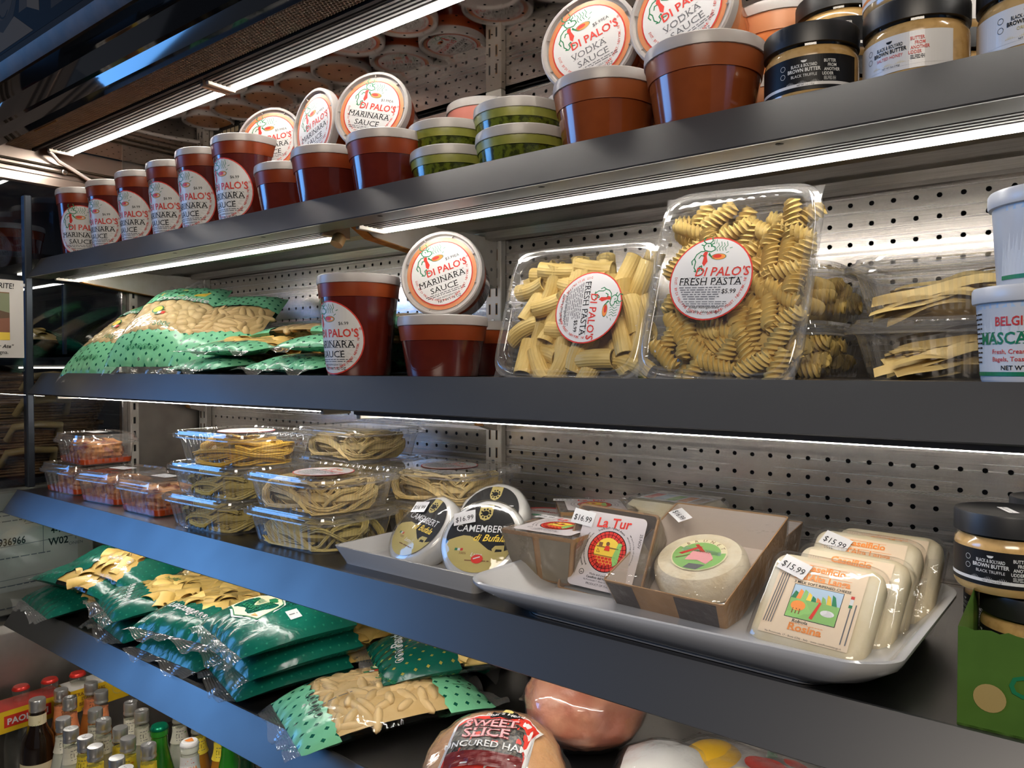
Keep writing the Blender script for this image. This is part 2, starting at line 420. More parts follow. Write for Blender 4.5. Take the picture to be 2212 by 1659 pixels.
# shelves
def shelf(z, yl, yb_, label):
    t = thing('display_shelf', label, 'shelf', loc=(0, 0, z))
    x0, x1 = XL+0.006, XR-0.006
    MB().box(x0, x1, yl, YB-0.018, -0.0035, 0).obj('deck', st_deck, t)
    # lip: a face that leans outwards, its bottom edge and the flange that folds back under
    a = [(yl+0.002, 0.0008), (yl-0.001, 0.0008), (yb_+0.001, -0.0405), (yb_, -0.042), (yb_+0.001, -0.0432), (yb_+0.004, -0.043), (yl+0.002, -0.004)]
    b = MB(); b.loft([[(x, y, zz) for y, zz in a] for x in (x0-0.008, x1)], cap=True)
    b.obj('front_lip', st_lip, t, 30)
    MB().loft([[(x, y, zz) for y, zz in ((yb_+0.003, -0.0428), (yb_+0.004, -0.0405), (yl+0.011, -0.0405), (yl+0.011, -0.0428))] for x in (x0, x1)], cap=True).obj('return_flange', st_lip, t, 20)
    un = [(yl+0.03, -0.004), (yl+0.075, -0.009), (yl+0.19, -0.009), (yl+0.20, -0.014), (yl+0.25, -0.014), (yl+0.255, -0.006), (YB-0.05, -0.006), (YB-0.045, -0.017), (YB-0.022, -0.017), (YB-0.02, -0.004)]
    MB().loft([[(x, y, zz) for y, zz in un] for x in (x0, x1)], cap=True).obj('underside', st_under, t, 20)
    h = MB()
    for k in range(9):
        x = -1.69+0.245*k
        h.lathe([(0.0036, 0), (0.0001, 0.0003)], 10).xf(TR(x, yb_+0.013, -0.0431, 0, PI), len(h.v)-20)
    h.obj('fixing_holes', dark, t, 0, kind='stuff')
    return t
shelf(Z2, 0.660, 0.630, 'steel shelf of sauce tubs with a bright grey tilted lip, uppermost')
shelf(Z3, 0.660, 0.630, 'steel shelf at eye height under the mint bags and clear fusilli box')
shelf(Z4, 0.610, 0.580, 'steel shelf holding the white platter of cheeses and pasta tubs')
shelf(Z5, 0.610, 0.580, 'lowest steel shelf in view, under the dark green pasta bags and hams')
# shelf brackets
def bracket(x, z, yf, label):
    t = thing('shelf_bracket', label, 'bracket', loc=(x, 0, z))
    a = [(yf, -0.030), (yf+0.035, -0.0125), (YB-0.015, -0.0125), (YB-0.015, -0.095), (YB-0.05, -0.085), (YB-0.058, -0.074), (yf+0.03, -0.046)]
    MB().loft([[(xx, y, zz) for y, zz in a] for xx in (-0.009, 0.009)], cap=True).obj('arm', white_st, t, 0)
    e = [(yf-0.0006, -0.0305), (yf+0.03, -0.0467), (YB-0.058, -0.0747), (YB-0.05, -0.0857)]
    MB().loft([[(xx, y, zz-q) for y, zz in e for q in ([0] if 1 else [])]+[(xx, y, zz+0.0016) for y, zz in reversed(e)] for xx in (-0.0096, 0.0096)], cap=True).obj('rusty_edge', rust, t, 0)
    s = MB()
    for y, zz in ((YB-0.03, -0.035), (YB-0.03, -0.065), (yf+0.05, -0.028)): s.ellipsoid((0.0095, y, zz), (0.0012, 0.003, 0.003), 8, 4).ellipsoid((-0.0095, y, zz), (0.0012, 0.003, 0.003), 8, 4)
    s.obj('rivets', alu, t, kind='stuff')
for z, n in ((Z2, 'uppermost shelf'), (Z3, 'shelf at eye height'), (Z4, 'cheese shelf')):
    yf = 0.70 if z > Z4 else 0.66
    bracket(-0.829, z, yf, 'cream steel bracket with rusty edge under the middle of the '+n)
    bracket(XL+0.022, z, yf, 'cream steel bracket under the left end of the '+n)
# lamps under the shelves
def led(x0, x1, y, z, label, m=led_mat, plate=False):
    t = thing('led_light_strip', label, 'lamp', loc=(0, y, z))
    pr = [(0.0125, 0.0050), (0.001, 0.0050)]+[(-0.001-0.0078*k+dx, 0.0050+0.0002*k+dz) for k in range(5) for dx, dz in ((0, 0.0), (-0.0040, 0.0), (-0.0046, 0.0022), (-0.0072, 0.0022))]+[(-0.0400, 0.0070), (-0.0400, 0.020), (0.0125, 0.020)]
    MB().loft([[(x, a, c) for a, c in pr] for x in (x0, x1)], cap=True).obj('housing', alu, t, 15)
    rr = [(0.0040, 0.009), (0.0040, 0.0026), (0.0052, 0.0010), (0.0082, 0.0010), (0.0094, 0.0026), (0.0094, 0.009)]
    MB().loft([[(x, a, c) for a, c in rr] for x in (x0+0.012, x1-0.006)], cap=True).obj('diffuser', m, t, 60)
    b = MB()
    for x in (x0+0.0, x1-0.006): b.box(x, x+0.008, -0.036, 0.013, 0.0005, 0.020, bev=0.001)
    b.obj('end_caps', mat('clear grey end cap', (0.72, 0.66, 0.55), 0.4), t, kind='stuff')
    b = MB(); k = x0+0.10
    while k < x1-0.05:
        b.box(k, k+0.014, -0.037, -0.030, 0.0065, 0.013, bev=0.001); k += 0.32
    b.obj('clips', st_deck, t, kind='stuff')
led(-1.755, -0.865, 0.712, 0.184, 'lit LED strip lamp under the left half of the top shelf')
led(-0.795, 0.13, 0.712, 0.184, 'lit LED strip lamp under the right half of the top shelf')
led(-1.755, -0.865, 0.712, -0.066, 'lit LED strip lamp above the pasta tubs, left of the upright')
led(-0.795, 0.13, 0.712, -0.069, 'lit LED strip lamp above the cheeses, right of the upright')
led(-1.755, -0.865, 0.672, -0.536, 'lit LED strip lamp hidden under the lowest shelf, above the bottles')
led(-1.755, -0.865, 0.665, -0.304, 'lit LED strip lamp hidden under the left half of the cheese shelf')
led(-0.795, 0.13, 0.665, -0.304, 'lit LED strip lamp hidden under the right half of the cheese shelf')
led(-1.750, -1.150, 0.700, 0.450, 'lit LED strip lamp on the mirror ceiling, left length', led_top)
led(-1.140, -0.45, 0.700, 0.450, 'lit LED strip lamp on the mirror ceiling above the marinara tubs', led_top)
led(-0.44, 0.40, 0.700, 0.450, 'lit LED strip lamp on the mirror ceiling beyond the picture, right length', led_top)
# rubber stopper and cable at the lamp joints
tag(MB().lathe([(0.0001, 0), (0.009, 0.0), (0.0095, 0.004), (0.0095, 0.012), (0.007, 0.016), (0.0001, 0.017)], 20).xf(TR(-0.852, 0.690, 0.172, 0, R(-30))).obj('rubber_stopper', mat('amber rubber', (0.60, 0.42, 0.18), 0.5)), 'small round amber stopper hanging by the end of the left lamp', 'stopper')
cab = mat('white cable sleeve', (0.70, 0.65, 0.60), 0.45)
tag(MB().tube([(XL+0.03, 0.665, 0.452), (XL+0.012, 0.69, 0.438), (XL+0.008, 0.72, 0.427), (XL+0.008, 0.76, 0.408), (XL+0.008, 0.80, 0.399), (XL+0.008, 0.86, 0.394), (XL+0.008, 0.93, 0.393), (XL+0.03, 1.0, 0.393)], 0.0042, 8).obj('power_cable', cab), 'white cable running along the top left end wall', 'cable')
tag(MB().lathe([(0.0001, 0.0), (0.006, 0.0), (0.0065, 0.001), (0.0055, 0.0025), (0.0035, 0.003), (0.003, 0.0018), (0.0001, 0.0016)], 18).xf(TR(XL+0.002, 0.705, 0.420, 0, 0, R(90))).obj('bolt_head', chrome), 'round steel bolt head below the cable on the end wall', 'bolt')
tag(MB().tube([(XL+0.05, 0.985, 0.205), (XL+0.06, 0.95, 0.19), (XL+0.05, 0.93, 0.165), (XL+0.055, 0.945, 0.145), (XL+0.10, 1.0, 0.140)], 0.004, 8).obj('lamp_cable', cab), 'pale cable looping under the left end of the top shelf', 'cable')
# rating plate on the back wall near the left corner
def rating_plate():
    t = thing('rating_plate', 'black rating plate with pale fields high in the left back corner', 'sign', M=frame((-1.66, YB-0.001, 0.405), (0, -1, 0)))
    MB().box(-0.055, 0.055, -0.045, 0.045, 0, 0.0012, bev=0.0005).obj('plate', mat('black plate', (0.012, 0.012, 0.012), 0.4), t)
    p = Print()
    for i in range(4):
        for j in range(3): p.rect(-0.012+0.017*i, 0.002+0.017*i, -0.03+0.017*j, -0.018+0.017*j, CR, 1)
        p.fine(-0.05, -0.016, -0.027+0.017*i, 0.006, CR)
    p.fine(-0.04, 0.03, 0.034, 0.006, CR)
    p.obj('plate_print', INK, t, flat(1, 0.0012))
rating_plate()

# canopy: honeycomb air outlet, black glossy fascia, chrome edge, dark picture above
def canopy():
    t = thing('canopy', 'black glossy canopy over the case with a honeycomb air outlet', 'canopy', loc=(0, 0, 0))
    b = MB(); p = 0.0062; s3 = math.sqrt(3)/2; x0, x1, y0, y1, z = -2.15, 0.12, 0.592, 0.645, 0.4555
    ny = int((y1-y0)/(p*s3)); nx = int((x1-x0)/p)
    for j in range(ny):
        for i in range(nx):
            cx = x0+p*(i+0.5*(j % 2)); cy = y0+p*s3*(j+.5); r0, r1 = p/math.sqrt(3)*1.0, p/math.sqrt(3)*0.80
            o = len(b.v); an = [R(30+60*k) for k in range(6)]
            b.v += [(cx+r0*math.cos(a), cy+r0*math.sin(a), z) for a in an]+[(cx+r1*math.cos(a), cy+r1*math.sin(a), z) for a in an]+[(cx+r1*math.cos(a), cy+r1*math.sin(a), z+0.008) for a in an]
            for k in range(6):
                q = (k+1) % 6; b.f += [(o+k, o+6+k, o+6+q, o+q), (o+6+k, o+12+k, o+12+q, o+6+q)]; b.m += [0, 0]
    b.obj('honeycomb', mat('tan honeycomb', (0.50, 0.40, 0.30), 0.55, c2=(0.38, 0.29, 0.21), scale=12), t, 0, kind='stuff')
    MB().box(x0, XR, y0, y1+0.006, z+0.012, z+0.05).obj('air_duct', dark, t)
    MB().box(x0, XR, y1, y1+0.006, z-0.002, z+0.02).obj('outlet_frame', dark, t)
    sec = [(0.592, 0.4535), (0.586, 0.4505), (0.574, 0.455), (0.566, 0.472), (0.560, 0.4745), (0.545, 0.497), (0.539, 0.4995), (0.522, 0.512), (0.524, 0.55), (0.592, 0.55)]
    MB().loft([[(x, y, zz) for y, zz in sec] for x in (x0, XR)], cap=True).obj('fascia', black_gloss, t, 25)
    sec = [(0.524, 0.5105), (0.517, 0.509), (0.508, 0.522), (0.506, 0.532), (0.512, 0.536), (0.524, 0.532)]
    MB().loft([[(x, y, zz) for y, zz in sec] for x in (x0, XR)], cap=True).obj('trim_edge', bronze, t, 25)
    MB().box(x0, XR, 0.5125, 0.56, 0.534, 1.0).obj('header_board', mat('dark header board', (0.012, 0.0095, 0.006), 0.8, spec=0.05), t)
    MB().box(-1.62, -1.52, 0.5915, 0.594, 0.4505, 0.4525).obj('peeled_edge', mat('peeled tan foam', (0.42, 0.27, 0.12), 0.9, bump=0.5, bscale=300), t)
    # dim monochrome portrait print on the header, broad tones only
    pr = Print(); g = [mat('print tone %d' % k, (v, v*0.78, v*0.52), 0.8, spec=0.05) for k, v in enumerate((0.005, 0.011, 0.022, 0.036, 0.07))]
    pr.rect(-1.64, -1.16, 0.55, 0.80, 0, 1)
    pr.disc(0.062, 2, 2, -1.525, 0.665, 30, sy=1.35); pr.disc(0.052, 3, 3, -1.528, 0.672, 30, sy=1.25)
    pr.poly([(-1.60, 0.69), (-1.585, 0.745), (-1.53, 0.775), (-1.47, 0.75), (-1.455, 0.69), (-1.47, 0.715), (-1.53, 0.735), (-1.58, 0.715)], 1, 4)
    for s in (-1, 1): pr.disc(0.011, 1, 4, -1.527+s*0.024, 0.668, 14, sy=0.45)
    pr.poly([(-1.533, 0.668), (-1.523, 0.668), (-1.518, 0.637), (-1.538, 0.637)], 2, 4)
    pr.ring(0.020, 0.0235, 1, 4, 14, -1.527, 0.632, 215, 325)
    pr.poly([(-1.63, 0.555), (-1.57, 0.60), (-1.53, 0.585), (-1.48, 0.60), (-1.40, 0.555)], 4, 4)
    pr.poly([(-1.46, 0.60), (-1.44, 0.76), (-1.36, 0.78), (-1.34, 0.60)], 3, 2); pr.poly([(-1.425, 0.60), (-1.42, 0.74), (-1.39, 0.76), (-1.375, 0.58)], 4, 3)
    pr.poly([(-1.33, 0.57), (-1.33, 0.77), (-1.26, 0.77), (-1.22, 0.57)], 2, 2)
    pr.obj('portrait_print', g, t, lambda x, y, h: (x, 0.5125-h, y))
canopy()
# ================================================================== round sauce tubs
lid_m = mat('milky lid plastic', (0.66, 0.63, 0.60), 0.30, trans=0.38, c2=(0.61, 0.57, 0.54), scale=30)
lid_t = mat('lid tinted by sauce', (0.66, 0.30, 0.15), 0.3, c2=(0.60, 0.20, 0.08), scale=30)
lid_s = mat('lid centre stained by sauce', (0.42, 0.17, 0.05), 0.3, c2=(0.30, 0.09, 0.025), scale=18)
def sauce(name, c, c2, r=0.16): return mat(name, c, r, c2=c2, scale=28, coat=0.6, contrast=(0.3, 0.8))
mar = sauce('marinara sauce', (0.075, 0.009, 0.006), (0.125, 0.016, 0.008)); mar_b = mat('marinara behind frosted band', (0.52, 0.11, 0.03), 0.3, trans=0.55, c2=(0.38, 0.06, 0.02), scale=20)
vod = sauce('vodka sauce', (0.19, 0.042, 0.011), (0.27, 0.063, 0.015)); vod_b = mat('vodka sauce behind frosted band', (0.55, 0.17, 0.055), 0.3, trans=0.5, c2=(.45, .12, .035), scale=20)
ora = sauce('orange sauce', (0.72, 0.24, 0.08), (0.66, 0.21, 0.07)); ora_b = mat('orange sauce behind frosted band', (0.78, 0.34, 0.16), 0.3, trans=0.25)
pes = mat('pesto', (0.10, 0.125, 0.012), 0.16, c2=(0.028, 0.035, 0.006), scale=160, coat=0.6, detail=5, contrast=(0.42, 0.6)); pes_b = mat('pesto behind frosted band', (0.36, 0.36, 0.07), 0.3, trans=0.2, c2=(0.26, 0.28, 0.05), scale=60)
pnk = sauce('pink sauce', (0.55, 0.13, 0.09), (0.50, 0.11, 0.07)); pnk_b = mat('pink sauce behind frosted band', (0.66, 0.24, 0.19), 0.3, trans=0.2)
def cow(p, x, y, s):
    """small line emblem: a horned bull in a red scarf carrying a steaming dish"""
    L = lambda pts, w=0.036, m=3: p.line([(x+a*s, y+b*s) for a, b in pts], w*s, m)
    L([(-.34, -.42), (-.42, -.30), (-.40, -.10), (-.46, .02), (-.40, .16), (-.26, .26), (-.14, .26)], m=3); L([(-.40, -.42), (-.30, -.46), (-.22, -.40), (-.24, -.28), (-.16, -.24), (-.14, -.40), (-.04, -.42)], m=3)
    L([(-.30, .02), (-.24, .12), (-.12, .10)], m=3); L([(-.46, .02), (-.54, -.08), (-.50, -.2)], m=3)
    L([(-.14, .30), (-.20, .42), (-.12, .54), (.02, .54), (.10, .44), (.20, .40), (.22, .30), (.10, .24), (-.02, .26), (-.14, .30)], m=3); L([(-.12, .54), (-.22, .62), (-.18, .74)], m=3); L([(.02, .54), (.10, .62), (.06, .74)], m=3)
    L([(-.18, .46), (-.28, .50)], m=3); L([(.08, .50), (.16, .54)], m=3); L([(-.04, .46), (-.02, .42)], m=3); L([(.06, .46), (.07, .42)], m=3)
    p.poly([(x+a*s, y+b*s) for a, b in ((-.12, .26), (-.02, .24), (-.04, .10), (.02, -.10), (-.08, -.26), (-.16, -.16), (-.14, .04), (-.18, .16))], 1, 2)
    p.poly([(x+a*s, y+b*s) for a, b in ((.0, .14), (.14, .02), (.26, .0), (.12, .10), (.04, .22))], 3, 2)
    p.disc(.24*s, 4, 2, x+.38*s, y+.06*s, 18, sy=0.42); p.disc(.15*s, 1, 3, x+.33*s, y+.08*s, 14, sy=0.42); p.ring(.24*s, .265*s, 3, 3, 18, x+.38*s, y+.06*s, sy=0.42)
    for k in range(4): L([(.30+.10*k, .26), (.26+.10*k, .36), (.34+.10*k, .44), (.30+.10*k, .54+.04*(k % 2))], 0.02, 3)
    for k in range(2): L([(.16+.08*k, .52), (.15+.08*k, .66)], 0.02, 3)
    L([(.62, .18), (.70, .22)], .02, 3); L([(.72, .34), (.80, .36)], .02, 3)
def round_label(kind, price='$3.99EA', oz='16 OZ'):
    p = Print(); p.disc(1.0, RD, 0, k=6); p.disc(0.965, P_, 1, k=6)
    if kind == 'pasta':
        cow(p, -.14, .48, .70)
        p.text("DI PALO'S", .27, .06, .30, RD, bold=.012, shear=.15, sx=.98); p.serif('FRESH PASTA', .02, -.16, .25, BK, sx=1.02)
        for k in range(6): p.fine(-.72+.03*k, .30 if k < 5 else .2, -.23-.055*k, .04, GY)
        p.text('$5.99', .50, -.36, .15, BK, bold=.01)
        for k in range(3): p.fine(-.60+.04*k, .50, -.57-.05*k, .035, GY)
        p.text('Keep Refrigerated', -.02, -.72, .10, BK, shear=.3); p.text('Net Wt. 16oz.(454gr.)', -.02, -.83, .095, BK, shear=.3)
    else:
        cow(p, -.30, .46, .78)
        p.text("DI PALO'S", .20, .02, .30, RD, bold=.018, sx=1.0); p.text('\u00ae', .90, .20, .1, RD)
        p.text(price, .46, .34, .12, BK, sx=1.1)
        if kind == 'marinara': p.serif('MARINARA', -.02, -.27, .27, BK, sx=1.12); p.serif('SAUCE', -.02, -.53, .25, BK, sx=1.2)
        else: p.serif('VODKA', -.05, -.27, .25, GY, sx=1.1); p.serif('SAUCE', 0, -.52, .24, GY, sx=1.2)
        for k in range(2): p.fine(-.66+.05*k, .62, -.60-.055*k, .04, GY)
        p.text('KEEP REFRIGERATED', 0, -.755, .075, GY); p.text('NET WT '+oz, .06, -.87, .11, BK)
    p.arctext('DIST. BY DI PALO FINE FOODS INC., 200 GRAND STREET, NEW YORK, NY 10013', .86 if kind != 'pasta' else .87, 178, 378, .092, RD)
    return p
LAB = {k: round_label(*a) for k, a in {'mar16': ('marinara', '$3.99EA', '16 OZ'), 'mar32': ('marinara', '$6.99', '32 OZ'), 'vodka': ('vodka', '$5.99EA', '16 OZ'), 'pasta': ('pasta',)}.items()}
_tub = {}
def tub_parts(h, m, mb, lab, side):
    key = (h, m.name, lab, side)
    if key in _tub: return _tub[key]
    r0, r1, hb = 0.0585-0.115*h if h > .1 else 0.0585-0.16*h, 0.0565, h-0.009
    if h > .1: r0 = 0.0445
    rf = lambda z: r0+(r1-r0)*z/hb
    zb = hb-0.022 if h > .06 else hb-0.013
    D = []
    D.append(('body', MB().lathe([(r0-0.006, 0.0015), (r0-0.003, 0), (r0-0.001, 0.0008), (r0, 0.004), (rf(zb), zb)], 40).mesh('body', m)))
    D.append(('rim_band', MB().lathe([(rf(zb)+0.0008, zb-0.0005), (rf(zb)+0.0012, zb+0.001), (rf(hb-0.004)+0.0012, hb-0.004), (rf(hb), hb)], 96, ribs=((1, 2), -0.0006)).mesh('rim_band', mb, 60)))
    b = MB().lathe([(r1-0.0005, hb-0.004), (0.0583, hb-0.0035), (0.0585, hb+0.001), (0.0578, hb+0.0075), (0.0560, hb+0.009), (0.0535, hb+0.0085), (0.0520, hb+0.0045), (0.0500, hb+0.0042), (0.0492, hb+0.0050), (0.0001, hb+0.0052)], 48)
    for k in range(8):
        a = 2*PI*k/8+.2; n0 = len(b.v); b.box(-0.0022, 0.0022, -0.0003, 0.0003, 0, 0.0028, 0); b.xf(TR(0.0518*math.cos(a), 0.0518*math.sin(a), hb+0.0048, a), n0)
    if side:      # the lids of the side-labelled tubs let the sauce show through
        b.lathe([(.0494, hb+.0052), (.0001, hb+.0054)], 48, mi=1)
    elif lab: b.lathe([(.0497, hb+.0051), (.0001, hb+.0053)], 48, mi=1)
    D.append(('lid', b.mesh('lid', [lid_m, lid_s if side else lid_t])))
    if lab:
        if side: D.append(('label', LAB[lab].mesh('label', INK, cyl(rf, 0.0505, 0.0525), 0.0004)))
        else: D.append(('label', LAB[lab].mesh('label', INK, flat(0.0445, hb+0.0053), 0.0003)))
    _tub[key] = D
    return D
def tub(label, M, h=0.077, m=None, mb=None, lab=None, side=False, cat='tub', group=None):
    t = thing('sauce_tub', label, cat, M=M, group=group)
    last = {}
    for n, me in tub_parts(h, m or mar, mb or mar_b, lab, side): last[n] = put(me, n, last['body' if side else 'lid'] if n == 'label' else t)
    return t
def faz(x, y, d): return math.atan2(-y, -x)-R(d)   # turn so that a side label faces the aisle, d degrees to its left
g = 'tall quart tubs in a row on the top shelf'
nm = ['end', 'second from the left', 'third from the left', 'fourth from the left', 'fifth from the left', 'nearest the tilted tubs']
for i, (x, y) in enumerate(((-1.708, .723), (-1.590, .733), (-1.472, .736), (-1.356, .738), (-1.238, .730), (-1.120, .727))):
    d = 14 if i == 0 else 50
    tub('tall dark red sauce tub with round side label, '+('at the far left end' if i == 0 else nm[i]), TR(x, y, Z2, faz(x, y, d)), .140, lab='mar32', side=True, group=g)
for x, y, n in ((-1.003, .729, 'left'), (-.885, .711, 'middle'), (-.767, .713, 'right')):
    tub('short dark red sauce tub carrying a tilted labelled tub, %s of three' % n, TR(x, y, Z2), .077, group='short tubs at the front of the top shelf')
def lying(c, n, roll, label, **k):
    n = Vector(n).normalized(); M = frame(Vector(c)-n*0.0735, n, roll); return tub(label, M, lab=k.pop('lab', 'mar16'), **k)
lying((-1.075, .737, .3665), (.456, -.871, .184), R(8), 'tilted red sauce tub showing its round lid label, leftmost of three on the top shelf')
lying((-.958, .735, .3665), (-.10, -.99, .06), R(14), 'tilted red sauce tub turned to the left with its lid seen narrow')
lying((-.832, .738, .3665), (.352, -.916, .192), R(-14), 'tilted red sauce tub with crisp marinara lid label next to the pesto tubs')
for (x, y, z, n) in ((-.700, .762, 0.0442, 'upper tub of the left pesto pair'), (-.670, .736, 0, 'lower tub of the left pesto pair'), (-.580, .757, .0442, 'upper tub of the right pesto pair'), (-.552, .728, 0, 'lower tub of the right pesto pair')):
    tub('flat green pesto tub with a milky lid, '+n, TR(x, y, Z2+z), .044, pes, pes_b, group='pesto tubs')
tub('green pesto tub peeking out behind the left orange sauce tub', TR(-.560, .885, Z2+.0884), .044, pes, pes_b, group='pesto tubs')
tub('pesto tub under the one that peeks out behind the orange sauce', TR(-.560, .885, Z2+.0442), .044, pes, pes_b, group='pesto tubs')
tub('lowest pesto tub of the stack behind the orange sauce tubs', TR(-.560, .885, Z2), .044, pes, pes_b, group='pesto tubs')
tub('pink sauce tub with milky lid behind the left pesto pair', TR(-.735, .875, Z2+.0775), .077, pnk, pnk_b)
tub('pink sauce tub beneath another one behind the pesto', TR(-.735, .875, Z2), .077, pnk, pnk_b)
tub('short orange brown sauce tub beneath the left tilted vodka sauce lid', TR(-.435, .722, Z2), .077, vod, vod_b)
tub('short orange brown sauce tub beneath the right tilted vodka sauce lid', TR(-.316, .708, Z2), .077, vod, vod_b)
lying((-.468, .737, .3665), (.181, -.975, .12), R(20), 'tilted orange sauce tub with crinkled lid label, left of the two vodka sauces', m=vod, mb=vod_b, lab='vodka')
lying((-.352, .730, .3665), (.02, -.99, .10), R(25), 'tilted orange sauce tub cut by the top of the picture', m=ora, mb=ora_b, lab='vodka')
tub('upright orange sauce tub behind the tilted one, beside the black jars', TR(-.292, .853, Z2+.0775), .077, ora, ora_b)
tub('lower upright orange sauce tub partly hidden by a black jar', TR(-.292, .853, Z2), .077, ora, ora_b)
# the rows behind, whose lids show in the mirror ceiling
OR_ = ('leftmost', 'second', 'third', 'fourth', 'rightmost'); k = 0
for i, x in enumerate((-1.66, -1.541, -1.422, -1.303, -1.184)):
    for y, w in ((.855, 'second row of quart tubs'), (.974, 'back row of quart tubs')):
        k += 1; tub('tall sauce tub, %s in the %s, seen in the mirror ceiling' % (OR_[i], w), TR(x, y, Z2, 1.3*k), .140, lab='mar32', side=True, group='tubs in the back rows of the top shelf')
for i, x in enumerate((-1.03, -.905)):
    for y, w in ((.868, 'middle'), (.955 if 0 else .987-.018, 'back')):
        for z, u in ((0, 'lower'), (.0775, 'upper')):
            k += 1
            if y > .9 and z == 0: u = 'lower'
            tub('%s short sauce tub in the %s row behind the %s tilted tubs, mirrored above' % (u, w, ('left', 'right')[i]), TR(x, y+.018*(w == 'back'), Z2+z, PI+.5*math.sin(k)), .077, lab='mar16' if z else None, group='short tubs in the back rows of the top shelf')
for x, y, w in ((-.44, .862, 'nearer left'), (-.44, .982, 'farther left'), (-.318, .984, 'farther right')):
    tub('vodka sauce tub in the back rows, %s one, mirrored above' % w, TR(x, y-.006, Z2+.0775, PI-.3), .077, vod, vod_b, lab='vodka', group='vodka tubs in the back row')
    tub('lower vodka sauce tub under the %s one of the back rows' % w, TR(x, y-.006, Z2, PI-.3), .077, vod, vod_b, group='lower vodka tubs in the back row')
for x, y, w in ((-.66, .972, 'right'), (-.785, .978, 'left')):
    for z, u in ((.09, 'upper'), (.0455, 'middle'), (0, 'lowest')): tub('%s pesto tub of the %s stack at the back wall of the top shelf' % (u, w), TR(x, y-.014, Z2+z, PI+.2), .044, pes, pes_b, lab='mar16' if z > .05 else None, group='pesto tubs at the back wall')
# shelf at eye height
tub('tall dark red sauce tub with side label on the shelf at eye height', TR(-.842, .722, Z3, faz(-.842, .722, 50)), .140, lab='mar32', side=True)
tub('short red sauce tub under the tilted one, beside the clear pasta boxes', TR(-.681, .724, Z3), .077)
lying((-.706, .748, .1265), (.37, -.917, .151), R(18), 'tilted red sauce tub with sharp marinara lid label on the shelf at eye height')
tub('short red sauce tub behind, propping up the tilted one at eye height', TR(-.728, .853, Z3), .077)

# ================================================================== glass jars with black lids
jl = mat('black ribbed lid', (0.010, 0.010, 0.011), 0.42); jlt = mat('black lid top, pebbled', (0.018, 0.017, 0.017), 0.55, bump=0.6, bscale=900)
butter = mat('brown butter', (0.52, 0.33, 0.13), 0.18, c2=(0.40, 0.24, 0.085), scale=120, coat=0.8, contrast=(0.5, 0.75)); glassy = clear('jar glass', (0.96, 0.95, 0.92), 1.0, 0.03)
def jar_label(kind):
    bg, fg, ac = {'black': (BK, 6, 6), 'honey': (P_, BK, RD), 'plain': (P_, BK, GD), 'orange': (P_, BK, OR)}[kind]
    p = Print(); p.rect(-3.3, 3.3, -1, 1, bg, 0, 44, 1); p.rect(-3.3, 3.3, -.78, -.60, P_ if kind == 'black' else (OR if kind == 'orange' else P_), 1, 44, 1)
    p.poly([(-.17+.34*i/8, .74-.0) for i in range(9)]+[(.17*math.cos(R(-180*i/8)), .74+.14*math.sin(R(-180*i/8))) for i in range(8, -1, -1)][::-1], fg, 2)
    p.text('BLACK & BOLYARD', 0, .34, .27, fg, sx=.62, bold=.015); p.text('BROWN BUTTER', 0, .06, .30, fg, sx=.80, bold=.025)
    p.text({'black': 'BLACK TRUFFLE', 'honey': 'SALTED HONEY', 'plain': 'ORIGINAL', 'orange': 'SALTED HONEY'}[kind], 0, -.24, .24, ac, sx=.85)
    for k, t in enumerate(('BUTTER', 'FROM', 'ANOTHER', 'UDDER')): p.text(t, 1.45+(.12 if k in (1, 2) else 0)-(.12 if k == 3 else 0), .50-.25*k, .26, RD if kind != 'black' else 6, sx=.75, bold=.02)
    for k in range(3): p.fine(1.1, 1.8, -.36-.08*k, .06, fg)
    p.text('NET WT 5oz (142g)', .1, -.74, .13, BK, sx=.9)
    for k in range(2): p.ring(.14, .16, fg, 2, 20, -1.25, .48-.48*k)
    for k in range(26):
        x = -1.0+.08*k; p.poly([(x, -.60), (x+.03, -.60), (x+.05, -.60+.10+.08*math.sin(7*k))], GD if kind != 'black' else 6, 2)
    return p
JL = {k: jar_label(k) for k in ('black', 'honey', 'plain', 'orange')}
_jar = {}
def jar(label, x, y, z, kind, d, sc=1.0):
    t = thing('butter_jar', label, 'jar', M=TR(x, y, z, faz(x, y, d)))
    if kind not in _jar:
        r, h = 0.040, 0.066
        L = [('body', MB().lathe([(0.030, 0), (0.0375, 0.001), (0.0398, 0.005), (0.040, 0.009), (0.040, 0.038), (0.0392, 0.042), (0.0375, 0.0445), (0.0365, 0.0465)], 44).mesh('body', butter)),
             ('neck', MB().lathe([(0.0372, 0.0455), (0.0385, 0.046), (0.0385, 0.049), (0.0372, 0.0495)], 44).mesh('neck', glassy)),
             ('lid', MB().lathe([(0.0385, 0.0485), (0.0402, 0.0487), (0.0404, 0.0495), (0.0404, 0.0645), (0.0396, 0.066), (0.0380, 0.0660), (0.0372, 0.0652), (0.0001, 0.0652)], 120, ribs=((2, 3), -0.0005)).mesh('lid', jl, 50)),
             ('label', JL[kind].mesh('label', INK, cyl(lambda z: 0.040, 0.0145, 0.0225), 0.0003))]
        p = Print(); p.rect(-.016, .012, -.004, .004, P_, 1); p.fine(-.014, .010, -.001, .002, GY, lay=2)
        L.append(('price_sticker', p.mesh('price_sticker', INK, lambda a, b_, h_: (a*.8-b_*.6, a*.6+b_*.8, 0.0652+h_))))
        _jar[kind] = L
    last = {}
    for n, me in _jar[kind]: last[n] = put(me, n, {'label': last.get('body'), 'price_sticker': last.get('lid')}.get(n) or t)
    return t
jar('black labelled jar at the front edge of the top shelf beside the orange tubs', -.216, .712, Z2, 'black', 8)
jar('white labelled salted honey jar at the front of the top shelf', -.132, .716, Z2, 'honey', 28)
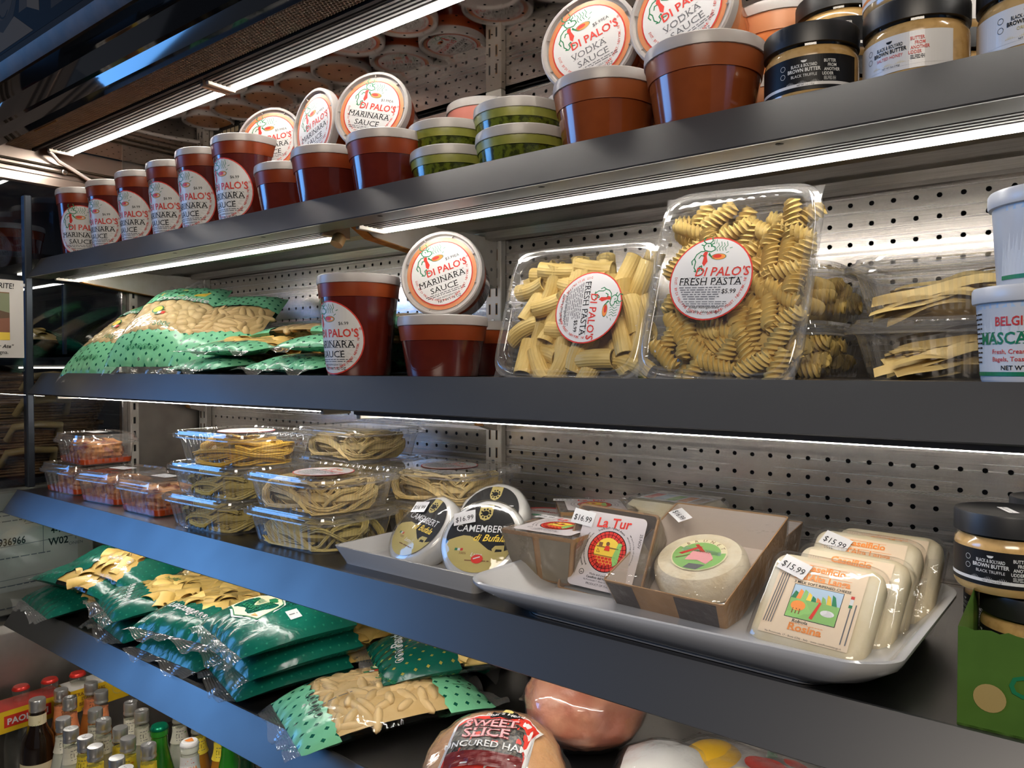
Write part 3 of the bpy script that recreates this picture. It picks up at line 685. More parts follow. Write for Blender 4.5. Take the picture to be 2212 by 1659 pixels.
jar('white labelled original jar cut by the right edge of the picture', -.048, .716, Z2, 'plain', 8)
jar('jar with orange banded label on top of the salted honey jar', -.134, .722, Z2+.0662, 'orange', 45)
jar('black labelled jar standing on a jar in the second row of the top shelf', -.218, .806, Z2+.0662, 'black', 20)
jar('jar in the second row carrying the black labelled jar', -.218, .806, Z2, 'black', 0)
jar('jar of the second row behind the white labelled honey jar', -.12, .806, Z2, 'honey', 20)
jar('upper jar of the second row near the right picture edge', -.12, .81, Z2+.0662, 'plain', 35)
jar('black truffle butter jar on top of others above the green carton', -.066, .765, Z4+.0662, 'black', 18)
jar('black lidded jar behind the truffle butter jar, only its lid showing', -.034, .862, Z4+.0662, 'black', 60)
jar('jar under the stack beside the platter corner, farther back', -.070, .858, Z4, 'black', 70)
jar('jar under the truffle butter jar, nearer the green carton', -.046, .765, Z4, 'black', 70)
# ================================================================== clear boxes of fresh pasta
clr = clear('clear box plastic', (0.985, 0.985, 0.98), 1.25, 0.06, haze=0.05); clr2 = clear('clear box lid plastic', (0.985, 0.985, 0.98), 1.1, 0.035, haze=0.02)
clr_rib = clear('clear box rib edge', (0.985, 0.985, 0.98), 1.5, 0.08, haze=0.13); clr_rim = clear('clear box rim', (0.985, 0.985, 0.98), 1.6, 0.05, haze=0.10)
past = mat('fresh egg pasta', (0.78, 0.58, 0.20), 0.5, c2=(0.70, 0.49, 0.14), scale=50)
past_p = mat('pale pasta', (0.74, 0.57, 0.25), 0.5, c2=(0.66, 0.48, 0.18), scale=50)
past_y = mat('bright yellow pasta', (0.82, 0.53, 0.08), 0.45, c2=(0.74, 0.44, 0.05), scale=50)
past_g = mat('greenish pasta', (0.66, 0.54, 0.19), 0.5, c2=(0.56, 0.45, 0.14), scale=50)
def box_meshes(a, b, h, rc, nrib, lidh):
    """base with ribbed walls and a flange, lid with stepped rim; half sizes a, b at the flange"""
    n = nrib
    def ring(s, z, rib):
        out = []; e = 0
        for k in range(n):
            # even steps of arc on a bulging rectangle
            t = 2*PI*(k+.5)/n; c, q = math.cos(t), math.sin(t); m = (abs(c)**7+abs(q)**7)**(-1/7)
            x, y = a*s*c*m, b*s*q*m
            r_ = rib if k % 4 in (0, 1) else 0.0; L = math.hypot(x, y); out.append((x-x/L*r_, y-y/L*r_, z))
        return out
    W_ = [ring(.74, 0.0015, 0), ring(.79, 0.0, 0), ring(.81, 0.003, 0), ring(.82, 0.006, .0016), ring(.90, h*.78, .0016), ring(.915, h*.84, 0)]
    base = MB().loft(W_, cap0=True, cap1=False)
    for i, f in enumerate(base.f):
        if len(f) == 4 and 3*n <= i < 4*n and i % 4 in (1, 3): base.m[i] = 1
    rim = MB().loft([ring(.915, h*.84, 0), ring(.925, h-.008, 0), ring(.94, h-.0065, 0), ring(.99, h-.0065, 0), ring(1.0, h-.0085, 0), ring(1.008, h-.0045, 0), ring(1.0, h-.0015, 0), ring(.965, h-.0015, 0), ring(.955, h+.0018, 0), ring(.935, h+.0018, 0), ring(.925, h+lidh*.4, 0), ring(.91, h+lidh, 0), ring(.89, h+lidh, 0)])
    lid = MB().loft([ring(.89, h+lidh, 0), ring(.875, h+lidh-.003, .0016), ring(.80, h+lidh-.0035, .0016), ring(.785, h+lidh-.002, 0)], cap0=False, cap1=True)
    for sx, sy in ((1, 1), (-1, -1), (-1, 1), (1, -1)):   # the corner tabs
        x, y = sx*a*.87, sy*b*.87
        rim.add([(x, y, h-.003), (x-sx*a*.10, y+sy*b*.075, h-.003), (x+sx*.0095, y+sy*.0095, h-.0035), (x+sx*a*.075, y-sy*b*.10, h-.003)], [(0, 1, 2, 3)])
    return base.mesh('base', [clr, clr_rib], 35), rim.mesh('rim', clr_rim, 35), lid.mesh('lid', clr2, 35)
BOX = {'low': box_meshes(.1000, .0765, .050, .026, 168, .003), 'deep': box_meshes(.1020, .0835, .052, .030, 168, .006), 'las': box_meshes(.076, .061, .050, .016, 100, .010)}
def clear_box(name, label, M, kind, cat='food box', group=None):
    t = thing(name, label, cat, M=M, group=group)
    put(BOX[kind][0], 'base', t); put(BOX[kind][1], 'rim', t); put(BOX[kind][2], 'lid', t)
    return t
def on_lid(t, z, cx=0, cy=0, rot=0.0, r=.044):
    c, s = math.cos(rot), math.sin(rot)
    lid = [o for o in t.children if o.name.startswith('lid')][0]
    LAB['pasta'].obj('label', INK, lid, lambda x, y, h: (cx+r*(c*x-s*y), cy+r*(s*x+c*y), z+h), .0003)
# one skein: loops of strands laid round and round, rising in the middle
def skein(seed, a, b, h, nb, r, wild=.12):
    """bundles of parallel strands, each bundle laid in its own loop or wave"""
    rnd = random.Random(seed); m = MB(); N = 20
    for q in range(nb):
        f = (q+.5)/nb; A, B = a*rnd.uniform(.45, .98), b*rnd.uniform(.30, .96); z0 = h*(.10+.80*f); t0 = rnd.uniform(0, 6.28); arc = rnd.uniform(3.2, 5.8)
        ph, tl, cy = rnd.uniform(0, 6.28), rnd.uniform(-.10, .10), rnd.uniform(-.12, .12)*b; sh = 1-.35*max(0, f-.45)
        for k in range(15):
            o = (k % 5-2)*r*2.05+rnd.uniform(-.5, .5)*r; oz = (k//5-1)*r*1.9+rnd.uniform(-.6, .6)*r; d = rnd.uniform(-.06, .06); P = []
            for i in range(N):
                t = t0+d+arc*i/(N-1); cx = math.copysign(abs(math.cos(t))**.62, math.cos(t)); sy = math.copysign(abs(math.sin(t))**.62, math.sin(t))
                x, y = (A*sh-o)*cx, (B*sh-o)*sy+cy+wild*.016*math.sin(2*t+ph)
                P.append((max(-a, min(a, x)), max(-b, min(b, y)), max(r, min(h*1.08, z0+oz+tl*x+wild*.03*math.sin(2.2*t+ph)))))
            m.tube(P, r, 4, cap=False)
    return m
SKm = []
for i, (s, w, m_) in enumerate(((3, .35, past_g), (4, .55, past_p), (5, .2, past_y), (6, .6, past_g))): SKm.append(skein(s, .084, .064, .037, 32, .00095, w).mesh('pasta_skein', m_, 80))
def core(m, a, b, h): return MB().ellipsoid((0, 0, h*.42), (a, b, h*.40), 20, 8).mesh('pasta_core', m, 60)
CORE = {m.name: core(m, .079, .060, .039) for m in (past, past_g, past_p, past_y)}
def pasta_box(label, x, y, z, i, rz=0.0, lab=False, group='low clear boxes of long pasta'):
    t = clear_box('pasta_box', label, TR(x, y, z, rz), 'low', group=group)
    me = SKm[i]; o = put(me, 'pasta_skein', t, kind='stuff', M=TR(0, 0, .002, PI*(i % 2)))
    put(CORE[me.materials[0].name], 'pasta_core', t, M=TR(0, 0, .002))
    if lab: on_lid(t, .0515, .005, 0, R(-8))
    return t
H = .0505
for k, (lb, i) in enumerate((('bottom box of the three stacked pasta tubs beside the lasagna', 0), ('middle box of the three stacked pasta tubs beside the lasagna', 0), ('top box of bright yellow spaghetti, highest on the pasta tub stacks', 2))):
    pasta_box('clear '+lb, -1.112+.012*k, .690+.003*k, Z4+H*k, i, R(2), lab=(k == 2))
pasta_box('clear box of grey green tagliolini at the bottom of the front stack beside the tray', -.905, .703, Z4, 3, 0)
pasta_box('clear box of pale tagliolini with a round label on its lid, front stack', -.902, .702, Z4+H, 1, 0, True)
for k, (lb, i) in enumerate((('bottom box', 1), ('second box', 1), ('third box', 1))): pasta_box('clear %s of pale spaghetti in the stack against the back wall' % lb, -1.015, .868, Z4+H*k, i, R(-4), lab=False)
pasta_box('clear box of pale spaghetti at the bottom of the right rear stack by the upright', -.800, .868, Z4, 1, R(3))
pasta_box('clear box of pale spaghetti with label, on top of the right rear stack', -.806, .866, Z4+H, 1, R(3), True)

# lasagna in smaller clear boxes
las_s = mat('tomato oil', (0.36, 0.032, 0.006), 0.2, coat=.5, c2=(.48, .07, .012), scale=40); las_p = mat('baked pasta', (0.60, 0.27, 0.085), 0.45, c2=(.20, .025, .008), scale=55, bump=.5, bscale=90, contrast=(.42, .62), detail=5)
las_c = mat('cheese bits', (0.72, 0.47, 0.22), 0.4, c2=(.58, .25, .09), scale=70)
def lasagna(label, x, y, z, rz, seed):
    t = clear_box('lasagna_box', label, TR(x, y, z, rz), 'las', group='lasagna boxes at the left end of the cheese shelf')
    rnd = random.Random(seed)
    MB().loft([[(px, py, zz) for px, py in rrect(.0605+e, .0475+e, .012)] for zz, e in ((.0022, 0), (.008, .001), (.012, .0015), (.0122, -.004))], cap=True).obj('sauce', las_s, t)
    sx = rnd.uniform(-.01, .008)
    MB().ellipsoid((sx*.4, .001, .025), (.064, .050, .026), 32, 18, fn=lambda p: .90*(abs(p.x)**4+abs(p.y)**4+abs(p.z)**4+1e-6)**-.22*.92+.14*noise.noise(p*4.3+Vector((seed, 0, 0)))+.10*noise.noise(p*11)+.25*max(0, abs(p.x)**6*.5)).obj('lasagna_slice', las_p, t)
    m = MB()
    for k in range(16):
        a = rnd.uniform(0, 6.28); q = rnd.uniform(.2, .9); rr = rnd.uniform(.003, .008); n0 = len(m.v)
        m.ellipsoid((0, 0, 0), (rr, rr*.6, rr*.45), 8, 5).xf(TR(sx*.5+.050*q*math.cos(a), .040*q*math.sin(a), .028+.020*math.sqrt(1-q*q), a, rnd.uniform(-.6, .6)), n0)
    m.obj('topping_bits', las_c, t, kind='stuff')
    p = Print(); p.rect(-.028, .022, -.012, .016, P_, 1)
    for k in range(4): p.fine(-.024, .018, -.008+.006*k, .003, GY, 2)
    p.obj('label', INK, t, flat(1, .0605))
lasagna('clear box of lasagna on top of another at the far left end of the shelf', -1.625, .700, Z4+.0612, R(-3), 1)
lasagna('clear box of lasagna underneath another at the far left end', -1.665, .694, Z4, R(4), 2)
lasagna('clear box of red lasagna in the middle, between two lasagna boxes', -1.485, .688, Z4, R(6), 3)
lasagna('clear box of lasagna with darker meat, beside the pasta tub stacks', -1.318, .684, Z4, R(2), 4)

# single pieces
def fusillo(L=.038, Rr=.0092, turns=1.75):
    m = MB(); rings = []; N = 26; K = 24
    for i in range(N+1):
        s = i/N; ph = 2*PI*turns*s; env = 1-.22*(2*s-1)**6; ring = []
        for k in range(K):
            th = 2*PI*k/K; rr = Rr*env*(.62+.38*(.5+.5*math.cos(4*th))**1.1); ring.append(((s-.5)*L, rr*math.cos(th+ph), rr*math.sin(th+ph)))
        rings.append(ring)
    return m.loft(rings, cap=True).mesh('fusillo', past, 80)
def rigatone(L=.046, ro=.0115, ri=.0097, bend=.004):
    m = MB(); n = 40; rings = []
    def ring(x, r, rib): return [(x, (r+(rib if j % 2 else 0))*math.cos(2*PI*j/n), (r+(rib if j % 2 else 0))*math.sin(2*PI*j/n)+bend*(1-(2*x/L)**2)) for j in range(n)]
    xs = [L*(i/6-.5) for i in range(7)]
    rings = [ring(x, ri, 0) for x in reversed(xs)]+[ring(x, ro, -.0006) for x in xs]
    rings.append(rings[0])
    return m.loft(rings).mesh('rigatone', past, 45)
FUS, RIG = fusillo(), rigatone()
def fill(t, me, n, a, b, z0, z1, seed, top=True, mind=.0135, elong=0.0):
    """pieces against the lid and round the walls, chosen so that they do not sit in one another"""
    rnd = random.Random(seed); pts = []; tries = 0
    while len(pts) < n and tries < 6000:
        tries += 1; x, y = rnd.uniform(-a, a), rnd.uniform(-b, b); z = z1-rnd.random()**2*(z1-z0) if top else rnd.uniform(z0, z1)
        p = Vector((x, y, z))
        if all((p-q).length > mind for q in pts): pts.append(p)
    for p in pts:
        M = Matrix.Translation(p) @ Matrix.Rotation(rnd.uniform(0, 6.28), 4, 'Z') @ Matrix.Rotation(rnd.uniform(-.28, .28), 4, 'Y') @ Matrix.Rotation(rnd.uniform(0, 6.28), 4, 'X')
        put(me, 'pasta_piece', t, M=M)
def upright_box(label, c, n, roll, me, cnt, seed, mind, labrot, kind='deep', lc=(0, 0), group=None):
    """box standing on its edge with its lid towards the aisle; c is the middle of the lid"""
    n = Vector(n).normalized(); M = frame(Vector(c)-n*.058, n, roll)
    t = clear_box('pasta_box', label, M, kind, group=group)
    fill(t, me, cnt, .080, .064, .012, .0350, seed, mind=mind)
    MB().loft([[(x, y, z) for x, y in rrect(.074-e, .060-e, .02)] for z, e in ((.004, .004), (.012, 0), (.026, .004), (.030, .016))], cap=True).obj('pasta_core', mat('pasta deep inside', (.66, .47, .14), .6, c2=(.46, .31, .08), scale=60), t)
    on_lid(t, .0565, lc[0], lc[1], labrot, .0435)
    return t
upright_box('large clear box of fusilli standing upright with round fresh pasta label', (-.300, .716, .0845), (.0, -.965, .262), R(87), FUS, 118, 5, .0128, R(-90), lc=(.004, .014))
upright_box('clear box of rigatoni standing on its long side, label turned sideways', (-.494, .738, .0680), (.02, -.955, .300), R(-1), RIG, 62, 8, .0150, R(-87), lc=(.024, .002))
def lying_box(label, x, y, z, rz, me, n, seed, mind, group=None):
    t = clear_box('pasta_box', label, TR(x, y, z, rz), 'deep', group=group)
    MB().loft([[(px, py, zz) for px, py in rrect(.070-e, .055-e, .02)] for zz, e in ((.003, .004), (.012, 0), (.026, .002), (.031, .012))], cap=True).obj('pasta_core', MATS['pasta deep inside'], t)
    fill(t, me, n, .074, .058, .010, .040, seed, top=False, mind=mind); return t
lying_box('clear box of fusilli lying flat at the bottom behind the upright fusilli box', -.295, .862, Z3, R(88), FUS, 70, 21, .0135)
lying_box('clear box of fusilli lying on top of another behind the upright one', -.292, .864, Z3+.0585, R(90), FUS, 70, 22, .0135)
# wide ribbon pasta
def ribbon(L, seed, w=.0062, arch=.012):
    rnd = random.Random(seed); m = MB(); N = 18; A, B = rnd.uniform(-.5, .5), rnd.uniform(-.4, .4)
    def f(u, v):
        x = (u-.5)*L; y = (v-.5)*2*w+.012*math.sin(A*3+u*2.6); z = arch*(1-(2*u-1)**2)+.003*math.sin(9*u+B*6); return (x, y, z+.0016*(v-.5)*math.sin(5*u+B))
    return m.grid(N, 2, f).mesh('pasta_ribbon', past_p, 80)
RIB = [ribbon(.135, 1), ribbon(.120, 2, arch=.018), ribbon(.142, 3, arch=.006), ribbon(.105, 4, arch=.010)]
for z, lb, ang in ((Z3, 'lower clear box of wide ribbon pasta, laid slantwise, beside the mascarpone', 26), (Z3+.0585, 'upper clear box of wide ribbon pasta, under a shelf lamp beside the mascarpone', 4)):
    t = clear_box('pasta_box', lb, TR(-.108, .862, z), 'deep'); rnd = random.Random(ang)
    put(CORE[past_p.name], 'pasta_core', t, M=TR(0, 0, -.002))
    for k in range(44):
        q = ((k*7) % 44)/43*2-1; lay = rnd.random()
        put(RIB[k % 4], 'pasta_ribbon', t, M=TR(rnd.uniform(-.010, .010), .058*q, .005+.030*lay*(1-.55*abs(q)), R(ang*rnd.uniform(.5, 1.3)), R(rnd.uniform(-25, 25)-35*q), R(rnd.uniform(-4, 4))))
# white cheese tubs
def cheese_tub(label, z, d, dz=0):
    t = thing('mascarpone_tub', label, 'tub', M=TR(-.0415+dz, .716, z, faz(-.0415, .716, d)))
    h, r0, r1 = .073, .0405, .0445; rf = lambda q: r0+(r1-r0)*q/h; wp = mat('white tub plastic', (.66, .66, .66), .3)
    MB().lathe([(.036, .0015), (.0395, 0), (r0, .002), (r1, h-.010), (r1+.001, h-.004)], 44).obj('body', wp, t)
    MB().lathe([(r1-.001, h-.013), (.0468, h-.012), (.0474, h-.010), (.0474, h-.002), (.0462, h), (.0440, h), (.0430, h-.002), (.0001, h-.002)], 60).obj('lid', wp, t)
    p = Print(); p.rect(-3.1, 3.1, -.95, 1.0, 6, 0, 50, 1); p.rect(-3.1, 3.1, .86, 1.0, 12, 1, 50, 1); p.rect(-3.1, 3.1, -.95, -.84, 3, 1, 50, 1)
    p.text('BELGIOIOSO', 0, .38, .34, RD, bold=.02, sx=.85); p.serif('MASCARPONE', 0, -.10, .44, 3, bold=.02, sx=.95)
    p.text('Fresh, Creamy, Spreadable', 0, -.36, .17, RD, bold=.01); p.text('Bagels, Toast and Tiramisu', 0, -.56, .17, RD, bold=.01); p.text('NET WT. 16 OZ. (453g)', .2, -.79, .17, BK, bold=.015)
    for k in range(11): p.fine(-2.3, -1.35, .70-.13*k, .08, BK)
    p.rect(-2.34, -1.31, .80, .82, BK, 2); p.rect(-2.34, -1.31, -.74, -.72, BK, 2)
    p.obj('label', INK, t, cyl(rf, .0285, .032), .0003)
cheese_tub('white mascarpone tub with red and green lettering, lower of two', Z3, 12)
cheese_tub('white tub on top of the mascarpone tub, nutrition text facing out', Z3+.0732, -62, .010)
# ================================================================== bags of fresh pasta
def bag_mat(name, c, dotc, a, b, freq, amp, nu, nv, size, dshape=1.0, seed=0):
    """printed film with a saw-edged clear window; the print follows the bag's own coordinates"""
    m, nt, out = new_mat(name)
    uv = nd(nt, 'ShaderNodeUVMap'); uv.uv_map = 'UVMap'; sp = nd(nt, 'ShaderNodeSeparateXYZ'); lk(nt, uv, 0, sp, 0)
    def M(op, x, y=None, z=None):
        n = nd(nt, 'ShaderNodeMath', operation=op)
        for i, q in enumerate((x, y, z)):
            if q is None: continue
            if isinstance(q, (int, float)): n.inputs[i].default_value = q
            else: nt.links.new(q, n.inputs[i])
        return n.outputs[0]
    U, V = sp.outputs[0], sp.outputs[1]
    tri = M('PINGPONG', M('MULTIPLY', V, freq), 0.5)
    ua = M('ADD', U, M('MULTIPLY', M('SUBTRACT', tri, .25), amp))
    win = M('MULTIPLY', M('GREATER_THAN', ua, a), M('LESS_THAN', ua, b))
    row = M('FLOOR', M('MULTIPLY', V, nv))
    fx = M('ABSOLUTE', M('SUBTRACT', M('FRACT', M('ADD', M('MULTIPLY', U, nu), M('MULTIPLY', M('MODULO', row, 2.0), .5))), .5))
    fy = M('ABSOLUTE', M('SUBTRACT', M('FRACT', M('MULTIPLY', V, nv)), .5))
    dot = M('LESS_THAN', M('ADD', fx, M('MULTIPLY', fy, dshape)), size)
    mx = nd(nt, 'ShaderNodeMix', data_type='RGBA'); mx.inputs[6].default_value = col(c); mx.inputs[7].default_value = col(dotc); nt.links.new(dot, mx.inputs[0])
    tc = nd(nt, 'ShaderNodeTexCoord'); n2 = nd(nt, 'ShaderNodeTexNoise'); n2.inputs['Scale'].default_value = 38; n2.inputs['Detail'].default_value = 2.5; n2.inputs['Distortion'].default_value = .8
    lk(nt, tc, 'Object', n2, 'Vector')
    bp = nd(nt, 'ShaderNodeBump'); bp.inputs['Strength'].default_value = .42; bp.inputs['Distance'].default_value = .004; lk(nt, n2, 0, bp, 'Height')
    p = nd(nt, 'ShaderNodeBsdfPrincipled'); p.inputs['Roughness'].default_value = .24; lk(nt, mx, 2, p, 'Base Color'); lk(nt, bp, 0, p, 'Normal')
    t = nd(nt, 'ShaderNodeBsdfTransparent'); t.inputs[0].default_value = (.97, .97, .95, 1)
    g = nd(nt, 'ShaderNodeBsdfGlossy'); g.inputs['Roughness'].default_value = .07; lk(nt, bp, 0, g, 'Normal')
    fr, ma = sheen(nt, 1.0); lk(nt, bp, 0, fr, 'Normal')
    s1 = nd(nt, 'ShaderNodeMixShader'); lk(nt, ma, 0, s1, 0); lk(nt, t, 0, s1, 1); lk(nt, g, 0, s1, 2)
    s2 = nd(nt, 'ShaderNodeMixShader'); nt.links.new(win, s2.inputs[0]); lk(nt, p, 0, s2, 1); lk(nt, s1, 0, s2, 2)
    lk(nt, s2, 0, out, 0)
    return m
seal = clear('crimped seal film', (.95, .96, .97), 1.1, .10, bump=.3, bscale=60, haze=.10)
mint_c, teal_c = (.20, .58, .33), (.004, .115, .078)
MINT = bag_mat('mint bag film', mint_c, (.004, .10, .06), .27, .66, 9, .035, 15, 12, .20)
MINT2 = bag_mat('mint bag film, long window', mint_c, (.004, .10, .06), .17, .72, 9, .035, 15, 12, .20)
TEAL = bag_mat('green bag film, window at the far end', teal_c, (.02, .21, .13), .60, .95, 13, .035, 20, 15, .13)
TEAL2 = bag_mat('green bag film, window in the middle', teal_c, (.02, .21, .13), .24, .70, 13, .035, 20, 15, .13)
TEAL4 = bag_mat('green bag film, window right of the middle', teal_c, (.02, .21, .13), .42, .80, 13, .035, 20, 15, .13)
TEAL3 = bag_mat('green bag film with yellow diamonds', (.004, .095, .065), (.30, .28, .05), .40, .82, 11, .035, 15, 11, .16)
pk = mat('gnocchi dough', (.72, .52, .26), .5, c2=(.66, .45, .20), scale=30); pk2 = mat('orecchiette dough', (.72, .55, .29), .5, c2=(.63, .45, .22), scale=45); pk3 = mat('paccheri dough', (.78, .54, .17), .42, c2=(.70, .46, .12), scale=14)
def lump(a, b, c, m, curl=0.0, nu=10, nv=7): return MB().ellipsoid((0, 0, 0), (a, b, c), nu, nv, fn=lambda p: 1.0).xf(Matrix.Identity(4)).mesh('pasta_piece', m, 80)
def disk_piece():
    m = MB(); return m.lathe([(.0001, .0035), (.007, .0030), (.0125, .0), (.0135, -.003), (.0125, -.003), (.007, .001), (.0001, .0015)], 14).mesh('pasta_piece', pk2, 60)
def tube_piece():
    m = MB(); N = 14; rings = [[(x, r*1.25*math.cos(2*PI*j/N), r*.55*math.sin(2*PI*j/N)) for j in range(N)] for x, r in ((-.021, .0115), (-.021, .0130), (0, .0134), (.021, .0130), (.021, .0115))]
    return m.loft(rings).mesh('pasta_piece', pk3, 50)
PIECE = {'gnocchi': lump(.021, .0075, .0065, pk), 'orecchiette': disk_piece(), 'paccheri': tube_piece()}
PM = {'gnocchi': pk, 'orecchiette': pk2, 'paccheri': pk3}
def bag(label, M, L, W, H, film, win, piece, n, seed, deco=None, group=None, ends=(1, 1), name='pasta_bag', droop=.25, puff=1.0):
    t = thing(name, label, 'bag', M=M, group=group); off = Vector((seed*3.1, seed*1.7, 0))
    def S_(u, v, side, k=1.0):
        du = max(0.0, 1-abs(2*u-1)**2.8)**.55; dv = max(0.0, 1-abs(2*v-1)**2.6)**.62
        x = (u-.5)*L; hw = W/2*(1-.10*abs(2*u-1)**5-.03*dv*0); y = (2*v-1)*hw
        e = H/2*du*dv
        nz = noise.noise(Vector((x*14, y*14, side))+off)*.20+noise.noise(Vector((x*34, y*34, side*2))+off)*.09
        d = min(u, 1-u); wr = math.sin(v*2*PI*6.5+seed+2*math.sin(v*9+seed))*math.exp(-d/.06)*.0026*min(1, d/.03+.15)
        sag = -H*droop*abs(2*u-1)**3
        if side > 0: z = H/2+sag+e*(k+nz)*puff+wr
        else: z = H/2+sag-e*k*.92+wr*.6
        return Vector((x, y, max(z, .0008)))
    m = MB(); uvs = []
    nu, nv = 56, 34
    for side in (1, -1):
        o = len(m.v)
        for i in range(nu+1):
            for j in range(nv+1):
                m.v.append(tuple(S_(i/nu, j/nv, side))); uvs.append((i/nu, j/nv))
        for i in range(nu):
            for j in range(nv):
                a = o+i*(nv+1)+j; q = (a, a+nv+1, a+nv+2, a+1)
                m.f.append(q if side > 0 else q[::-1]); m.m.append(0)
    m.uv = uvs
    fo = m.obj('film', film, t, 180)
    for e, on in ((0, ends[0]), (1, ends[1])):
        if not on: continue
        sg = -1 if e == 0 else 1; ph = random.Random(seed+e).uniform(0, 6)
        def cr(s, v):
            b = S_(e, v, 1); wv = .0035*math.sin(v*11+ph)+.0022*math.sin(v*23+2*ph)
            return (b.x+sg*(.021*s+.0012*math.sin(v*40)*s), b.y*(1+.02*s), max(.0006, b.z+wv*s*2-.004*s*s+(.0007 if int(s*11+.5) % 2 else 0)))
        MB().grid(11, 40, cr).obj('crimped_seal', seal, t, 0)
    a, b_ = win
    MB().grid(22, 18, lambda u, v: S_(a-.02+(b_-a+.04)*u, .03+.94*v, 1, .86)-Vector((0, 0, .0012))).obj('pasta_core', PM[piece], t, 80)
    rnd = random.Random(seed); pts = []; me = PIECE[piece]; th = {'gnocchi': .0058, 'orecchiette': .0030, 'paccheri': .0060}[piece]; tr = 0
    while len(pts) < n and tr < 900:
        tr += 1; u, v = rnd.uniform(a+.02, b_-.02), rnd.uniform(.07, .93); p = S_(u, v, 1); p.z -= th*1.05+.0004
        if all((p-q).length > .0135 for q in pts):
            pts.append(p); e = .02; nn = (S_(min(u+e, 1), v, 1)-S_(u-e, v, 1)).cross(S_(u, min(v+e, 1), 1)-S_(u, v-e, 1)).normalized()
            q = Vector((0, 0, 1)).rotation_difference(nn).to_matrix().to_4x4()
            put(me, 'pasta_piece', t, M=Matrix.Translation(p-nn*.0002) @ q @ Matrix.Rotation(rnd.uniform(0, 3.1), 4, 'Z') @ Matrix.Rotation(rnd.uniform(-.18, .18), 4, 'Y'))
    if deco:
        pr = Print(); deco(pr)
        pr.obj('printing', INK, fo, lambda x, y, h: S_(min(max(x/L+.5, .01), .99), min(max(y/W+.5, .01), .99), 1)+Vector((0, 0, h)), .0006, .0002, kind='stuff')
    return t
def axis_M(p, q, H):
    p, q = Vector(p), Vector(q); x = (q-p).normalized(); y = Vector((0, 0, 1)).cross(x).normalized(); z = x.cross(y)
    m = Matrix((x, y, z)).transposed().to_4x4(); m.translation = (p+q)/2-z*H/2*.6; return m
def shield(p, x, y, s, rot):
    c, q = math.cos(rot), math.sin(rot); T = lambda a, b: (x+s*(c*a-q*b), y+s*(q*a+c*b))
    o = [(-1, .42), (-.5, .52), (0, .66), (.5, .52), (1, .42), (.96, -.1), (.8, -.35), (.3, -.52), (-.3, -.52), (-.8, -.35), (-.96, -.1)]
    p.poly([T(a*1.10, b*1.14) for a, b in o], 6, 1); p.poly([T(a*1.03, b*1.05) for a, b in o], 3, 2); p.poly([T(*k) for k in o], CR, 3)
    p.text('i Sapori', *T(.02, .12), .34*s, 3, rot, bold=.01, shear=.2, lay=4); p.text('del Vallo', *T(.02, -.24), .36*s, 3, rot, bold=.01, shear=.2, lay=4)
    p.poly([T(-.5, -.30), T(-.2, -.22), T(.1, -.32), T(.0, -.46), T(-.4, -.46)], 3, 4); p.poly([T(-.9, .36), T(-.6, .46), T(-.62, .34)], OR, 4)
def icons(p, x, y, s, rot, m=6, n=6):
    c, q = math.cos(rot), math.sin(rot)
    for k in range(n):
        a = s*(k-n/2)*1.05; X, Y = x+c*a, y+q*a; p.ring(.40*s, .47*s, m, 2, 16, X, Y); p.disc(.28*s, m, 2, X-q*(-.1*s), Y+c*(-.1*s), 14, sy=.6)
def d_big(p):
    shield(p, -.074, .024, .058, R(90)); p.text('Paccheri', -.006, .024, .034, 6, R(90), bold=.012, shear=.35, lay=3)
    p.rect(-.062, -.044, -.072, -.050, P_, 2); p.fine(-.060, -.047, -.062, .004, GY, 3)
def d_mid(p): shield(p, .075, .0, .050, R(-115)); p.text('Paccheri', .042, .01, .030, 6, R(-95), bold=.012, shear=.35); icons(p, -.095, .0, .013, R(70)); p.text('500g', -.03, -.02, .018, 3, R(-60))
def d_ic(p): icons(p, -.10, -.01, .013, R(80)); p.text('Paccheri', -.088, .03, .024, 6, R(80), bold=.012, shear=.35)
def d_top(p): p.text('Paccheri', -.02, .055, .034, 6, R(0), bold=.012, shear=.3); shield(p, -.045, .088, .05, 0); icons(p, .04, -.055, .013, R(0)); p.rect(-.105, -.09, .055, .078, P_, 2)
def d_mint(p):
    p.disc(.0125, 3, 1, .012, .048, 18); p.disc(.0095, CR, 2, .012, .048, 18); p.rect(.0, .006, .03, .036, RD, 1); p.rect(-.008, -.001, .03, .036, 6, 1); p.rect(-.017, -.008, .03, .036, 3, 1)
    p.text('500g', .0, -.01, .020, 3, R(-60), bold=.01); icons(p, -.098, .0, .012, R(85), 5 if 0 else BK, 6); p.fine(-.11, -.05, -.02, .004, GY)
    for k in range(3): p.fine(.085, .115, -.05+.016*k, .005, 3)
def d_lean(p):
    for y in (-.0,): p.disc(.012, 3, 1, .005, y+.02, 18); p.disc(.0095, YL, 2, .005, y+.02, 18); p.rect(-.012, -.003, y+.008, y+.015, 6, 2); p.rect(-.012, -.003, y+.0, y+.008, RD, 2); p.rect(-.012, -.003, y+.015, y+.021, 3, 2)
    p.poly([(.065, -.05), (.085, -.055), (.092, .0), (.085, .05), (.067, .045), (.06, .0)], YL, 1); p.text('pasta', .070, -.003, .026, 3, R(-90), bold=.015, shear=.2)
    p.text('Orecchiette', .042, -.01, .022, 6, R(-90), bold=.012, shear=.2); p.text('500g', -.05, -.01, .018, 3, R(-90)); p.fine(-.10, -.06, .03, .004, 3); icons(p, -.103, 0, .011, R(-90), 3, 6)
